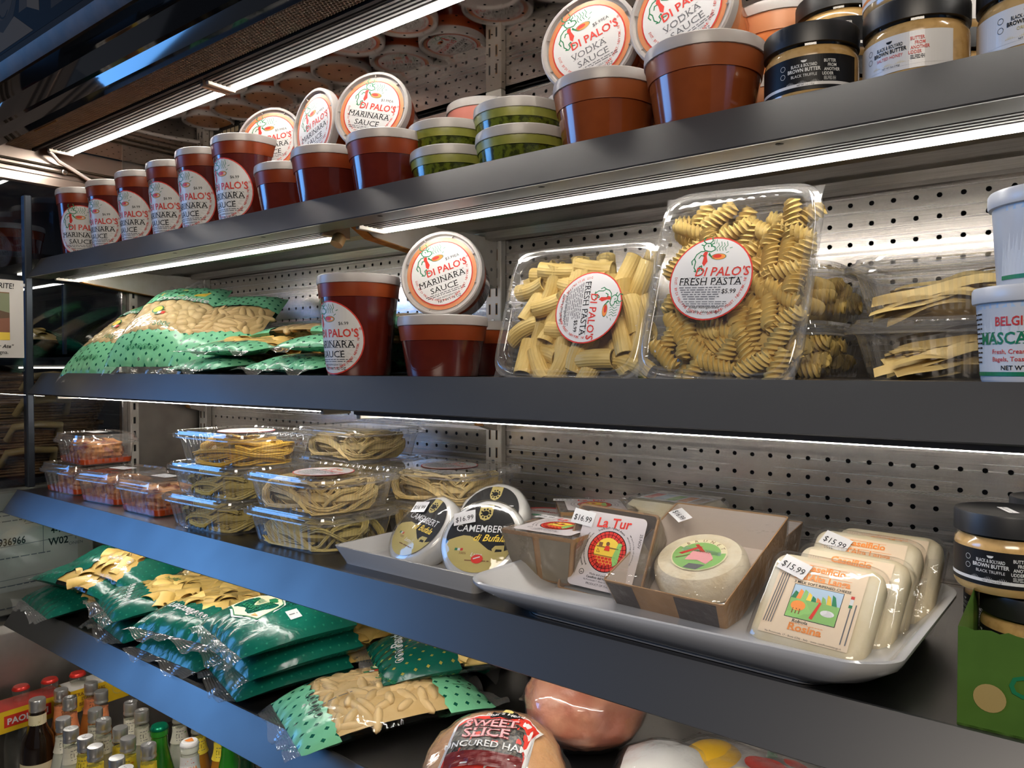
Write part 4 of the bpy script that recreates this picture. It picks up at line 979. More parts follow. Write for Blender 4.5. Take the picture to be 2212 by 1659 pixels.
# shelf at eye height: mint green bags
A = dict(L=.268, W=.160, H=.046)
bag('leaning mint green bag of orecchiette at the far left of the shelf', axis_M((-1.612, .690, .002), (-1.650, .856, .128), .046), film=MINT, win=(.27, .66), piece='orecchiette', n=46, seed=1, deco=d_lean, **A)
bag('leaning mint green bag in front, yellow emblem near its upper end', axis_M((-1.405, .686, .004), (-1.520, .868, .166), .046), film=MINT, win=(.27, .66), piece='orecchiette', n=46, seed=2, deco=d_lean, **A)
bag('mint green bag propped behind the two leaning ones, top corner showing', axis_M((-1.298, .752, .006), (-1.425, .938, .146), .046), film=MINT, win=(.27, .66), piece='gnocchi', n=40, seed=3, **A)
F = dict(L=.262, W=.18, H=.036)
for lb, x, y, z, rz, s, fm, w, pc in (
    ('flat mint bag at the bottom of the pile, crimped end over the shelf edge', -1.225, .815, 0, 88, 4, MINT, (.27, .66), 'gnocchi'),
    ('flat mint bag at the bottom of the pile next to the tall red tub', -1.015, .825, 0, 96, 5, MINT, (.27, .66), 'gnocchi'),
    ('flat mint bag second in the pile with a long clear crimped end', -1.205, .830, .030, 100, 6, MINT2, (.17, .72), 'paccheri'),
    ('flat mint bag with dark icons on top of the pile beside the red tub', -.985, .850, .034, 112, 7, MINT2, (.17, .72), 'gnocchi'),
    ('flat mint bag lying crosswise at the back with its gnocchi window facing out', -1.155, .915, .058, 8, 8, MINT, (.27, .66), 'gnocchi'),
    ('mint bag high at the back wall right behind the tall red tub', -.930, .920, .066, 160, 9, MINT2, (.17, .72), 'gnocchi')):
    bag(lb, TR(x, y, Z3+z, R(rz)), film=fm, win=w, piece=pc, n=30, seed=s, deco=d_mint, **F)
# lowest shelf: dark green bags
D = dict(L=.285, W=.205, H=.050)
def gbag(lb, x, y, z, rz, s, film, win, deco=None, n=18, rx=0, ry=0, piece='paccheri', **k):
    q = dict(D); q.update(k); return bag(lb, TR(x, y, Z5+z, R(rz), R(rx), R(ry)), film=film, win=win, piece=piece, n=n, seed=s, deco=deco, group='dark green pasta bags', **q)
gbag('dark green bag at the bottom left with a silvery crimped end', -1.640, .735, 0, 84, 11, TEAL2, (.24, .70))
gbag('dark green bag lying crosswise on the bottom left one', -1.608, .722, .038, 6, 12, TEAL4, (.42, .80), n=22)
gbag('topmost green bag in the left corner with white script beside a pale emblem', -1.568, .765, .076, 4, 13, TEAL4, (.42, .80), d_top, 24, rx=14)
gbag('dark green bag under the one with the upside-down emblem', -1.395, .765, 0, 82, 14, TEAL2, (.24, .70))
gbag('green bag with an upside-down emblem at its far end, beneath the upper shelf', -1.395, .762, .036, 76, 15, TEAL2, (.24, .70), d_mid, 24)
gbag('lowest dark green bag of the middle front pair, crimped end at the lip', -1.205, .762, 0, 92, 16, TEAL2, (.24, .70))
gbag('green bag on top of the middle front pair, white icons near its end', -1.225, .768, .036, 100, 17, TEAL2, (.24, .70), d_ic, 22)
gbag('lowest dark green bag under the big emblem bag', -1.015, .764, 0, 74, 18, TEAL, (.60, .95))
gbag('dark green bag in the middle below the big emblem bag', -1.005, .768, .032, 78, 19, TEAL, (.60, .95))
gbag('big green bag with cream shield emblem and white price sticker, topmost in front', -1.008, .760, .064, 77, 20, TEAL, (.60, .95), d_big, 20, H=.056)
gbag('flat green bag with yellow diamonds lying over the mint gnocchi bag', -.775, .866, .034, 58, 21, TEAL3, (.40, .82), d_ic, 20, W=.17, L=.27)
gbag('dark green bag far back between the emblem bag and the hams', -.905, .930, .0, 10, 22, TEAL2, (.24, .70), n=8, W=.14)
gbag('dark green bag at the back under the upper shelf, behind the emblems', -1.20, .935, .06, 12, 23, TEAL, (.60, .95), None, 8, W=.14)
bag('mint green gnocchi bag lying flat in front on the lowest shelf', TR(-.795, .722, Z5, R(68)), film=MINT2, win=(.17, .72), piece='gnocchi', n=60, seed=31, deco=d_mint, L=.27, W=.185, H=.050)
# ================================================================== tray, platter and cheeses
china = mat('white porcelain', (.54, .54, .54), .16, c2=(.50, .50, .50), scale=10, coat=.3)
def tray():
    t = MB(); L = []
    for z, e in ((0, -.006), (.004, -.0045), (.022, .004), (.0235, .0045), (.0235, .0015), (.006, -.007), (.005, -.012)):
        L.append([(x-.665, y+.752, z) for x, y in rrect(.1185+e, .118+e, .008, 3)])
    o = t.loft(L, cap=True).xf(Matrix.Translation((0, 0, Z4))).obj('serving_tray', china, None, 30)
    tag(o, 'square white tray with flat sides under the camembert wheels', 'tray')
tray()
def platter():
    m = MB(); L = []
    for z, k, q in ((.0, .74, 0), (.003, .75, 0), (.0045, .78, 0), (.016, .90, .0), (.026, .985, .3), (.030, 1.0, .5), (.0325, 1.0, .5), (.0335, .985, .5), (.030, .955, .4), (.014, .87, 0), (.0095, .80, 0)):
        ring = []
        for x, y in rrect(.208*k, .138*k if k > .7 else .128*k, .035*k, 8):
            s = (x/.208)**2*(y/.138)**2*q*.016*(1 if x > 0 else -.25); ring.append((x, y+.004*(1-(x/.208)**2)*(1 if y > 0 else -1)*k, z+s))
        L.append(ring)
    o = m.loft(L, cap=True).xf(TR(-.322, .724, Z4+.0006, R(-1.2))).obj('serving_platter', china, None, 50)
    tag(o, 'long white porcelain platter with upturned rim carrying boxed cheeses', 'platter')
platter()
foil = mat('white cheese wrap', (.66, .655, .64), .28, c2=(.59, .58, .56), scale=30, bump=.7, bscale=45, coat=.5)
wrapf = clear('cling film', (.985, .985, .98), 1.15, .07, bump=.75, bscale=55, haze=.03); wrapf2 = clear('tight film', (.985, .985, .98), 1.0, .06, bump=.35, bscale=26, haze=.02)
def sticker(t, M, txt):
    p = Print(); p.rect(-.014, .014, -.0085, .0085, P_, 0); p.text(txt, 0, -.0045, .0095, BK, sx=.9)
    o = p.obj('price_sticker', INK, t, flat(1, 0), .0003); o.matrix_local = M; return o
def camembert(label, c, n, roll, stick):
    t = thing('camembert', label, 'cheese', M=frame(Vector(c)-Vector(n).normalized()*.034, n, roll), group='camembert wheels on the square tray')
    rnd = random.Random(int(c[0]*999)); m = MB(); rings = []
    for r, z in ((.030, .0), (.046, .002), (.0515, .007), (.053, .014), (.0535, .024), (.0515, .0305), (.0475, .0335), (.030, .0342), (.0005, .0344)):
        rings.append([((r*(1+.018*noise.noise(Vector((math.cos(a)*4, math.sin(a)*4, z*90)))))*math.cos(a), r*(1+.018*noise.noise(Vector((math.cos(a)*4+9, math.sin(a)*4, z*90))))*math.sin(a), z+.0012*noise.noise(Vector((math.cos(a)*6, math.sin(a)*6, r*80)))) for a in [2*PI*k/56 for k in range(56)]])
    m.loft(rings, cap=True).obj('wheel', foil, t, 70)
    p = Print(); K = .0445
    p.disc(1.0, BK, 0, k=5)
    p.poly([(math.cos(R(a))*1.0, math.sin(R(a))*1.0) for a in range(194, 347, 6)]+[(.9-.2*i, -.30-.16*math.sin(i*.75)+.03*i) for i in range(10)], GD, 1)
    p.poly([(-.20, .98), (.20, .98), (.20, .68), (.13, .55), (0, .50), (-.13, .55), (-.20, .68)], GD, 2)
    p.disc(.10, BK, 3, -.01, .72, 14, sy=.8)
    for k in range(9): p.disc(.03, BK, 3, .13*math.cos(k*.7), .72+.13*math.sin(k*.7), 8)
    p.poly([(-.10, .70), (-.17, .80), (-.12, .78)], BK, 3); p.poly([(.08, .70), (.16, .80), (.11, .78)], BK, 3)
    p.text('CAMEMBERT', 0, .16, .29, 6, sx=.92, bold=.004); p.text('di Bufala', .28, -.10, .28, YL, shear=.35, bold=.012)
    for k in range(3): p.poly([(-.62+.13*k, -.18), (-.56+.13*k, -.02), (-.47+.13*k, .02), (-.53+.13*k, -.13)], GD, 2)
    p.poly([(.40, -.32), (.48, -.22), (.74, -.20), (.76, -.40), (.70, -.40), (.69, -.32), (.52, -.32), (.50, -.40), (.44, -.40)], GD, 2)
    for x, m_ in ((-.66, 3), (-.58, 6), (-.50, RD)): p.rect(x, x+.08, -.40, -.33, m_, 2)
    p.text('Latte', .0, -.55, .16, 6, shear=.3, lay=3); p.fine(-.3, .4, -.68, .05, BN); p.text('100%', -.4, -.50, .1, BN)
    if stick == 2: p.disc(.17, RD, 4, .05, -.62, 20, sy=.75); p.line([(-.05, -.62), (.12, -.56)], .03, 6, 5)
    p.obj('label', INK, t, lambda x, y, h: (x*K, y*K, .0345+h), .0006, .0002)
    s = Print()
    for k in range(9): s.fine(-.6, .6, .55-.13*k, .09, GY)
    s.text('CAMEMBERT', 1.35, -.1, .55, BK, sx=.8); s.poly([(-1.7, .8), (-1.1, .8), (-1.1, 0), (-1.4, -.5), (-1.7, 0)], GD, 1); s.disc(.22, BK, 2, -1.4, .25, 12)
    rs = lambda z: .0525
    s.obj('side_print', INK, t, cyl(rs, .0125, .0165, R(-105)), .0016)
    MB().lathe([(.0536, .008), (.0548, .018), (.0545, .026), (.0525, .0325), (.0490, .0356)], 56).obj('film', wrapf2, t, 80)
    if stick: sticker(t, TR(-.026, .0245, .0368, R(14), 0, 0), '$16.99')
camembert('white camembert wheel leaning left with black and gold label, leftmost on the tray', (-.702, .702, -.2060), (-.16, -.70, .70), R(-4), 1)
camembert('white camembert wheel facing forward with a red smudge on its gold band', (-.588, .690, -.2025), (.20, -.76, .62), R(3), 2)
camembert('white camembert wheel behind the other two, only its upper edge showing', (-.660, .792, -.199), (.10, -.76, .64), R(2), 0)
def round_cheese(label, x, y, z):
    t = thing('round_cheese_box', label, 'cheese', loc=(x, y, z))
    MB().lathe([(.050, 0), (.052, .002), (.052, .030), (.050, .032)], 40).obj('box', mat('black card', (.03, .03, .03), .5), t)
    MB().lathe([(.0525, .018), (.0535, .019), (.0535, .0325), (.052, .034), (.0001, .0342)], 40).obj('lid', mat('white card', (.72, .68, .66), .4), t)
    p = Print(); p.ring(.80, .98, RD, 1); p.text('FORMAGGIO', 0, .2, .2, RD, bold=.02); p.disc(.25, 3, 1, 0, -.25, sy=.6); p.obj('label', INK, t, flat(.052, .0343))
round_cheese('round cheese with red and white lid behind the camemberts', -.660, .915, Z4+.002)
kraft = mat('brown card', (.36, .20, .085), .6, c2=(.30, .16, .06), scale=60); kraft_g = mat('greyish brown card', (.235, .19, .125), .5, c2=(.19, .15, .095), scale=30); kraft_in = mat('pale card inside', (.52, .44, .38), .55); kdark = mat('dark brown print', (.055, .04, .032), .4)
rind = mat('white cheese rind', (.70, .62, .46), .6, c2=(.62, .50, .31), scale=50, bump=.8, bscale=130, contrast=(.45, .75))
lab_grey = mat('lilac grey label', (.52, .47, .46), .4)
def larch(p, s=1.0):
    """square label with a round picture of a shop counter in a brick arch"""
    p.poly([(x*s, y*s) for x, y in rrect(1, 1.1, .16, 4)], 15, 0)
    p.text('La Tur', .02, .70, .40, RD, rot=R(4), bold=.02, shear=.15); p.arctext('3 milk soft ripened cheese', .66, 128, 52, .10, BK)
    p.disc(.60, BK, 1); p.disc(.575, YL, 2); p.ring(.40, .575, RD, 3, 40)
    for k in range(26): a = R(14*k); p.line([(.40*math.cos(a), .40*math.sin(a)), (.575*math.cos(a), .575*math.sin(a))], .014, BK, 4)
    p.ring(.485, .497, BK, 4, 40)
    for r_ in range(4):
        for k in range(6-r_): p.rect(-.36+.115*k+.05*r_-.0, -.26+.115*k+.05*r_, -.24-.085*r_, -.165-.085*r_, RD, 3)
    p.rect(-.40, .30, -.15, -.125, BN, 4); p.rect(-.36, .34, .10, .13, BN, 4); p.rect(-.3, -.18, .13, .24, BN, 4); p.disc(.06, BN, 4, -.02, .22, 12); p.poly([(-.1, .02), (.08, .02), (.05, .16), (-.07, .16)], RD, 5)
    p.poly([(.2, -.15), (.3, .3), (.42, .28), (.40, -.3), (.28, -.4)], LG, 4)
    p.line([(-.3, .05), (-.32, -.05), (-.22, -.05), (-.3, .05)], .012, BN, 4)
    for k in range(2): p.arctext('Ingredients pasteurized cow milk sheep milk goat milk salt rennet', .70+.10*k, 222-4*k, 140+6*k, .062, BK)
    for k in range(2): p.arctext('www.caseificio keep refrigerated weight', .70+.10*k, 44, -20, .062, BK)
    p.text('Made and packed by', 0, -.72, .085, BK); p.text("Caseificio dell'Alta Langa", 0, -.81, .085, BK, bold=.02); p.text('Via Provinciale 7 - Bosia (CN) - ITALY', 0, -.89, .065, BK); p.text('PRODUCT OF ITALY', 0, -1.0, .085, BK)
    p.text('25.NOV', .88, .45, .12, BK, rot=R(-90)); p.ring(.065, .08, BK, 2, 18, -.62, -.68); p.fine(-.66, -.58, -.70, .03, BK)
LAR = Print(); larch(LAR)
def tapered_box(t, a0, b0, a1, b1, h, m):
    MB().loft([[(x, y, z) for x, y in rrect(a, b, .006, 2)] for z, a, b in ((0, a0-.002, b0-.002), (.002, a0, b0), (h-.003, a1, b1), (h, a1-.001, b1-.001))], cap=True).obj('box', m, t, 30)
def latur(label, M, stick=True, front=True):
    t = thing('cheese_box', label, 'cheese', M=M, group='small boxed cheeses on the platter'); h = .056
    MB().loft([[(x, y, z) for x, y in rrect(a, a, .004, 2)] for z, a in ((.001, .038), (.003, .0395), (h-.001, .0495), (h, .0495), (h, .0475), (.006, .038))], cap=True).obj('box', kraft, t, 30)
    MB().lathe([(.03, .008), (.036, .012), (.037, .04), (.034, .047), (.0001, .049)], 28).obj('cheese', rind, t)
    for rz in (0, 90, 180, 270):    # the grey printed panels on the sides, leaving a kraft strip in the middle
        for s in (-1, 1):
            A = Matrix.Rotation(R(rz), 4, 'Z'); v = [(s*.0035, -.0398-.0101*.06, .004), (s*.036, -.0398-.0101*.06, .004), (s*.0455, -.0499, h-.004), (s*.0045, -.0499, h-.004)]
            MB().add([tuple(A @ Vector((x, y-.0003, z))) for x, y, z in v], [(0, 1, 2, 3) if s > 0 else (3, 2, 1, 0)]).obj('side_panel', kraft_g, t, 0)
    b = MB().box(-.0495, .0495, -.0495, .0495, h, h+.0008); b.obj('lid_film', wrapf, t)
    LAR.obj('label', INK+[lab_grey], t, flat(.0385, h+.0009), .0003)
    MB().loft([[(x, y, z) for x, y in rrect(a, a, .005, 2)] for z, a in ((.0005, .041), (h+.002, .0515))]).obj('film', wrapf, t, 0)
    if stick: sticker(t, TR(-.0395, .033, h+.0016, R(-5)), '$16.99')
    return t
pz = Z4+.0105
latur('square boxed soft cheese with lilac label on top, left end of the platter', TR(-.505, .735, pz, R(2)))
latur('boxed soft cheese turned cornerwise behind the left one', TR(-.540, .868, pz+.002, R(38)))
latur('boxed soft cheese standing on edge so that its lilac label faces out', frame(Vector((-.428, .7135, -.1995))-Vector((.04, -.88, .47)).normalized()*.057, (.04, -.88, .47), R(-2)))
def brunet(label, M, stick=True, b=.082):
    t = thing('cheese_box', label, 'cheese', M=M); a, h = .066, .044; q_ = min(1, b/.062)
    w = .0012
    MB().loft([[(x, y, z) for x, y in rrect(p, q, .003, 2)] for z, p, q in ((0, a-.008, b-.008), (.001, a-.007, b-.007), (h, a, b), (h, a-w, b-w), (.002, a-.0085, b-.0085))], cap=True).obj('box', kraft, t, 25)
    MB().loft([[(x, y, z) for x, y in rrect(p, q, .003, 2)] for z, p, q in ((.0028, a-.009, b-.009), (h-.001, a-w-.0004, b-w-.0004))], cap0=True, cap1=False).obj('lining', kraft_in, t, 25)
    for x0, x1 in ((-.062, -.032), (.014, .058)):
        MB().add([(x0*.93, -(b-.0066)-.0005, .006), (x1*.93, -(b-.0066)-.0005, .006), (x1, -b-.0003, h-.002), (x0, -b-.0003, h-.002)], [(0, 1, 2, 3)]).obj('dark_panel', kdark, t, 0)
    MB().lathe([(r_*q_, z) for r_, z in ((.040, .003), (.047, .006), (.0495, .015), (.048, .028), (.043, .0335), (.02, .0345), (.0001, .0345))], 44).obj('cheese_wheel', rind, t)
    p = Print(); p.disc(1, CR, 0); p.disc(.95, LG, 1); p.ring(.78, .95, CR, 2, 30, t0=20, t1=160); p.arctext('BRUNET', .80, 150, 30, .22, BN, bold=.01)
    p.rect(-.75, .75, .1, .35, SK, 1); p.poly([(-.75, -.1), (-.2, .5), (-.05, .5), (-.6, -.15)], RD, 2); p.poly([(-.4, .55), (.5, -.3), (.62, -.2), (-.3, .62)], RD, 2); p.poly([(-.35, -.45), (-.3, .15), (.35, .2), (.6, -.1), (.5, -.5), (.1, -.35)], 10, 3)
    p.line([(-.7, -.4), (-.3, -.1)], .04, BN, 4); p.text('01.DEC.22', 0, .12, .16, BN, lay=5); p.poly([(-.2, -.9), (.3, -.9), (.5, -.55), (-.1, -.6)], GY, 2)
    p.obj('label', INK, t, flat(.029, .0348), .0004, .0002)
    def fz(u, v): x = (u-.5)*2*a; y = (v-.5)*2*b; return (x, y, h+.0006-.004*math.sin(PI*u)*math.sin(PI*v)+.0012*noise.noise(Vector((x*40, y*40, 1))))
    MB().grid(24, 28, fz).obj('lid_film', wrapf, t, 80)
    MB().loft([[(x, y, z) for x, y in rrect(p, q, .004, 2)] for z, p, q in ((.0005, a-.005, b-.005), (h+.001, a+.0014, b+.0014))]).obj('film', wrapf, t, 0)
    if stick: sticker(t, TR(-.046, .052, h+.0022, R(-38)), '$16.99')
brunet('open brown box under film with a round white cheese, tilted to the front', TR(-.334, .755, pz+.0145, R(-3), R(21), R(0)))
brunet('second open cheese box behind the tilted one, its side showing to the right', TR(-.352, .888, pz+.0075, R(-3), R(10)), False, .048)
def square_cheese(label, M, stick, deco=True):
    t = thing('square_cheese', label, 'cheese', M=M, group='square white cheeses at the right end of the platter')
    a, h = .0495, .030
    def sq(k, z, r): return [(x*(1+.015*noise.noise(Vector((x*30, y*30, z*50)))), y*(1+.015*noise.noise(Vector((y*30, x*30, z*50)))), z+.001*noise.noise(Vector((x*60, y*60, 3)))) for x, y in rrect(a*k, a*k, r, 7)]
    MB().loft([sq(.80, .0, .012), sq(.93, .003, .014), sq(1.0, .010, .015), sq(1.0, .021, .015), sq(.95, .028, .014), sq(.86, .0305, .013), sq(.4, .0318, .006)], cap=True).obj('cheese', mat('ivory cheese', (.70, .63, .47), .5, c2=(.65, .55, .35), scale=25, bump=.35, bscale=60), t, 80)
    MB().loft([sq(1.03, .004, .014), sq(1.07, .014, .014), sq(1.05, .024, .014), sq(.98, .0315, .013), sq(.88, .0332, .012), sq(.3, .0336, .006)], cap0=False, cap1=True).obj('film', wrapf2, t, 80)
    b = MB(); b.grid(6, 18, lambda u, v: (a*1.04+.009*u, (v-.5)*2*a*.95, .006+.003*math.sin(v*14)*u)).grid(6, 18, lambda u, v: ((v-.5)*2*a*.95, -a*1.04-.006*u, .004+.002*math.sin(v*17)*u)); b.obj('film_fins', wrapf, t, 80)
    p = Print(); p.rect(-.78, .76, -.82, .80, 15, 0, 6, 6); p.serif('Caseificio', .02, .60, .19, OR, bold=.03); p.serif("dell'Alta Langa", .02, .40, .19, OR, bold=.03, sx=.9)
    p.text('3 MILK SOFT RIPENED CHEESE', .06, .30, .075, BK, bold=.01)
    p.rect(-.42, .46, -.42, .28, BK, 1); p.rect(-.41, .45, -.41, .27, SK, 2)
    for k in range(9): p.poly([(-.41+.09*k, -.02), (-.32+.09*k, -.02), (-.30+.08*k, .10+.06*math.sin(k)), (-.36+.08*k, .14+.06*math.sin(k))], (3, OR, LG, YL)[k % 4], 3)
    p.rect(-.41, .45, -.41, -.02, LG, 3); p.disc(.13, OR, 4, -.24, -.16, 16, sy=.8); p.poly([(0, -.36), (.06, -.38), (.14, -.02), (.10, .0)], RD, 4); p.disc(.12, P_, 4, .28, -.2, 14, sy=.55)
    for k in range(3): p.rect(-.32+.06*k, -.30+.06*k, -.33, -.22, BN, 4)
    p.text('Robiola', -.12, -.50, .09, BK, bold=.01); p.serif('Rosina', 0, -.66, .20, OR, bold=.03, sx=1.1)
    for k in range(4): 
        for s in range(1): p.line([(-.74+.045*k, -.60), (-.50+.045*k if 0 else -.70+.045*k, .45)], .018, GY, 3)
    p.line([(.70, -.70), (.70, .1)], .02, GY, 3); p.line([(.62, -.70), (.62, .0)], .02, GY, 3); p.rect(.58, .64, .20, .26, RD, 3); p.rect(.58, .64, .08, .20, 6, 3); p.rect(.58, .64, .02, .08, 3, 3)
    p.text('Via Provinciale, 17 - Bosia (CN) - Italy - www.caseificioaltalanga.it', 0, -.80, .05, BK)
    K = a
    if deco: p.obj('label', INK+[mat('peach paper', (.78, .62, .44), .5)], t, lambda x, y, h_: (x*K, y*K, .0322+.0008*(1-max(abs(x), abs(y))**2)+h_), .0002)
    if stick: sticker(t, TR(-.026, .030, .0345, R(-18)), '$15.99')
n0 = Vector((0, -.68, .73))
def rob(lb, dx, dy, dz, roll, s, n=None): nn = Vector(n or n0).normalized(); square_cheese(lb, frame(Vector((-.205+dx, .6985+dy, -.2085+dz))-nn*.0318, nn, R(roll)), s)
rob('square white cheese with orange lettering and a farm picture, front of the stack', 0, 0, 0, -3, True)
rob('square white cheese directly behind the front one, mostly hidden', .012, .040, .002, -3, False)
rob('square white cheese third in the leaning row, orange word at its top', .016, .078, .012, -2, True)
rob('square white cheese last in the leaning row at the wall', .028, .118, .010, -1, False)
def pale_box():
    t = thing('cheese_box', 'pale cheese in a clear topped box at the back wall behind the platter', 'cheese', M=TR(-.455, .938, Z4+.036, R(-3)))
    MB().box(-.055, .055, -.045, .045, 0, .040, bev=.008).obj('cheese', MATS['ivory cheese'], t); MB().box(-.056, .056, -.046, .046, .001, .043, bev=.006).obj('film', wrapf2, t)
    p = Print(); p.rect(-.044, .044, -.030, .030, 6, 0)
    for k in range(5): p.rect(-.04+.017*k, -.026+.017*k, -.02, .02, (RD, SK, LG, OR, BN)[k], 1)
    p.obj('label', INK, t, flat(1, .0415))
    t2 = thing('cheese_box', 'cheese carton under the pale cheese at the back wall', 'cheese', M=TR(-.455, .938, Z4+.001, R(2)))
    MB().box(-.052, .052, -.044, .044, 0, .0345, bev=.002).obj('box', kraft, t2)
pale_box()
# green carton with a bag of salad in it
def carton():
    t = thing('green_carton', 'green display carton with torn upper edge at the right edge of the picture', 'box', M=TR(-.0825, .616, Z4, R(2)))
    g = mat('green card', (.075, .17, .018), .5, c2=(.065, .15, .015), scale=40); L, D, h = .20, .16, .070; m = MB(); n = 40
    m.grid(n, 3, lambda u, v: (L*u, 0, v*(h+(.0012*math.sin(u*90)+.0012*noise.noise(Vector((u*60, 0, 0))))*(v > .9)))).grid(6, 3, lambda u, v: (0, D*u, v*h)).grid(6, 3, lambda u, v: (L, D*u, v*h))
    m.obj('walls', g, t, 0); MB().box(0, L, 0, D, 0, .0015).obj('bottom', g, t)
    MB().grid(20, 2, lambda u, v: (L*u, .0012, v*(h-.0015+.001*math.sin(u*70)))).obj('inner_lining', mat('raw card', (.55, .46, .33), .7), t, 0)
    MB().grid(10, 4, lambda u, v: (.036+.14*u, D, v*(.105-.012*(1-min(1, u*6))**2))).obj('back_flap', mat('white card back', (.72, .67, .58), .6), t, 0)
    p = Print(); p.disc(.0098, 15, 1, .0195, .0235, 24); p.text('CARCIOFI', .0745, .0285, .021, 3, bold=.02, sx=.95); p.obj('print', INK+[mat('tan hole', (.42, .30, .10), .6)], t, lambda x, y, h_: (x, -h_-.0003, y))
    b = thing('salad_bag', 'clear bag of lime green leaves standing in the green carton', 'bag', M=TR(.035, .690, Z4+.004))
    MB().ellipsoid((0, 0, .055), (.075, .055, .055), 24, 14, fn=lambda q: 1+.08*noise.noise(q*5)).obj('bag_film', clear('milky bag', (.9, .95, .85), 1, .15, haze=.35, bump=.6, bscale=40), b, 80)
    lf = mat('lime leaves', (.46, .62, .06), .5, c2=(.62, .72, .18), scale=40)
    for k in range(12):
        a = k*2.4; M = TR(.045*math.cos(a)*math.sqrt((k+1)/13), .032*math.sin(a)*math.sqrt((k+1)/13), .05+.018*math.sin(k), a, R(30*math.sin(k*1.7)), R(25*math.cos(k)))
        MB().ellipsoid((0, 0, 0), (.026, .018, .008), 12, 6, fn=lambda q: 1+.15*noise.noise(q*6+Vector((k, 0, 0)))).obj('leaf', lf, b, 80).matrix_local = M
carton()
# ================================================================== hams and film packs on the lowest shelf
hamm = mat('cured ham', (.66, .30, .18), .32, c2=(.52, .17, .10), scale=26, bump=.9, bscale=70, coat=.5, contrast=(.35, .65), detail=5); hamf = mat('ham fat side', (.66, .36, .16), .36, c2=(.60, .27, .13), scale=22, bump=.8, bscale=160, coat=.5)
def ham(label, M, deco, r=(.075, .085, .058), fat=False):
    t = thing('ham', label, 'ham', M=M, group='whole hams')
    def fn(p): return 1+.05*noise.noise(p*2.1+Vector((r[0]*99, 0, 0)))+.03*noise.noise(p*6)+.02*noise.noise(p*16)
    m = MB().ellipsoid((0, 0, r[2]*.9), r, 64, 36, fn=lambda p: fn(p)*(1 if p.z > -.6 else 1-.10*(-p.z-.6)/.4))
    m.obj('meat', hamf if fat else hamm, t, 180)
    MB().ellipsoid((0, 0, r[2]*.9), (r[0]+.0016, r[1]+.0016, r[2]+.0014), 48, 26, fn=lambda p: fn(p)+.012*noise.noise(p*9)).obj('film', wrapf2, t, 180)
    b = MB(); b.grid(30, 3, lambda u, v: ((r[0]+.002+.006*v)*math.cos(R(-30+150*u)), (r[1]+.002+.006*v)*math.sin(R(-30+150*u)), r[2]*.55+.02*u+.002*math.sin(u*40)*v)); b.obj('film_seam', wrapf, t, 80)
    p = Print(); deco(p)
    def mp(x, y, h):
        a, e = x/r[0], y/r[1]; d = Vector((a, e, math.sqrt(max(.02, 1-a*a-e*e)))).normalized(); k = fn(d)+.035
        return (r[0]*d.x*k+d.x*h, r[1]*d.y*k+d.y*h, r[2]*.9+r[2]*d.z*k+d.z*h)
    p.obj('label', INK+[mat('ornate dark print', (.10, .085, .065), .4, c2=(.008, .008, .008), scale=260, contrast=(.45, .55)), mat('dark red print', (.16, .012, .012), .4)], t, mp, .0012, .0003)
    return t
def sub(p, pts, mi, lay, n=9):
    """fill an outline with a grid so that it can follow a rounded surface"""
    xs = [q[0] for q in pts]; ys = [q[1] for q in pts]; x0, x1 = min(xs), max(xs)
    def span(x):
        c = []
        for (ax, ay), (bx, by) in zip(pts, pts[1:]+pts[:1]):
            if (ax <= x < bx) or (bx <= x < ax): c.append(ay+(by-ay)*(x-ax)/(bx-ax))
        return (min(c), max(c)) if c else None
    N = 28; cols = []
    for i in range(N+1):
        x = x0+(x1-x0)*min(max(i/N, .002), .998); s = span(x)
        if s: cols.append([(x, s[0]+(s[1]-s[0])*j/n) for j in range(n+1)])
    v = [q for c_ in cols for q in c_]; m = n+1
    p._add(v, [(i*m+j, (i+1)*m+j, (i+1)*m+j+1, i*m+j+1) for i in range(len(cols)-1) for j in range(n)], mi, lay)
def d_ham2(p):
    S_ = .001
    sub(p, [(-47*S_, -52*S_), (-46*S_, 20*S_), (-20*S_, 40*S_), (25*S_, 40*S_), (50*S_, 22*S_), (38*S_, -6*S_), (40*S_, -52*S_)], P_, 0)
    sub(p, [(-44*S_, -50*S_), (-43*S_, 18*S_), (-18*S_, 38*S_), (24*S_, 38*S_), (46*S_, 20*S_), (36*S_, -6*S_), (38*S_, -50*S_)], RD, 1)
    sub(p, [(-43*S_, -34*S_), (-42*S_, 14*S_), (-22*S_, 30*S_), (14*S_, 30*S_), (33*S_, 8*S_), (36*S_, -34*S_)], 15, 2)
    sub(p, [(-10*S_, 34*S_), (-8*S_, 46*S_), (18*S_, 47*S_), (26*S_, 34*S_), (12*S_, 30*S_)], BK, 3)
    p.text("Boar's Head", .006, .035, .0085, 6, R(-6), bold=.02, shear=.1, lay=5); p.disc(.006, GD, 5, .008, .044, 12, sy=.6)
    p.serif('SWEET', -.004, .010, .019, 16, bold=.04, sx=.95, lay=4); p.serif('SWEET', -.0045, .0105, .019, 10, bold=.012, sx=.95, lay=5)
    p.serif('SLICE', -.006, -.008, .020, 16, bold=.04, lay=4); p.serif('SLICE', -.0065, -.0075, .020, 10, bold=.012, lay=5)
    p.text('UNCURED HAM', -.004, -.022, .012, 6, bold=.01, lay=5); sub(p, [(-42*S_, -44*S_), (-42*S_, -27*S_), (36*S_, -27*S_), (36*S_, -44*S_)], 16, 4)
    for k in range(3): p.fine(-.038, .033, -.033-.004*k, .003, 6, 5)
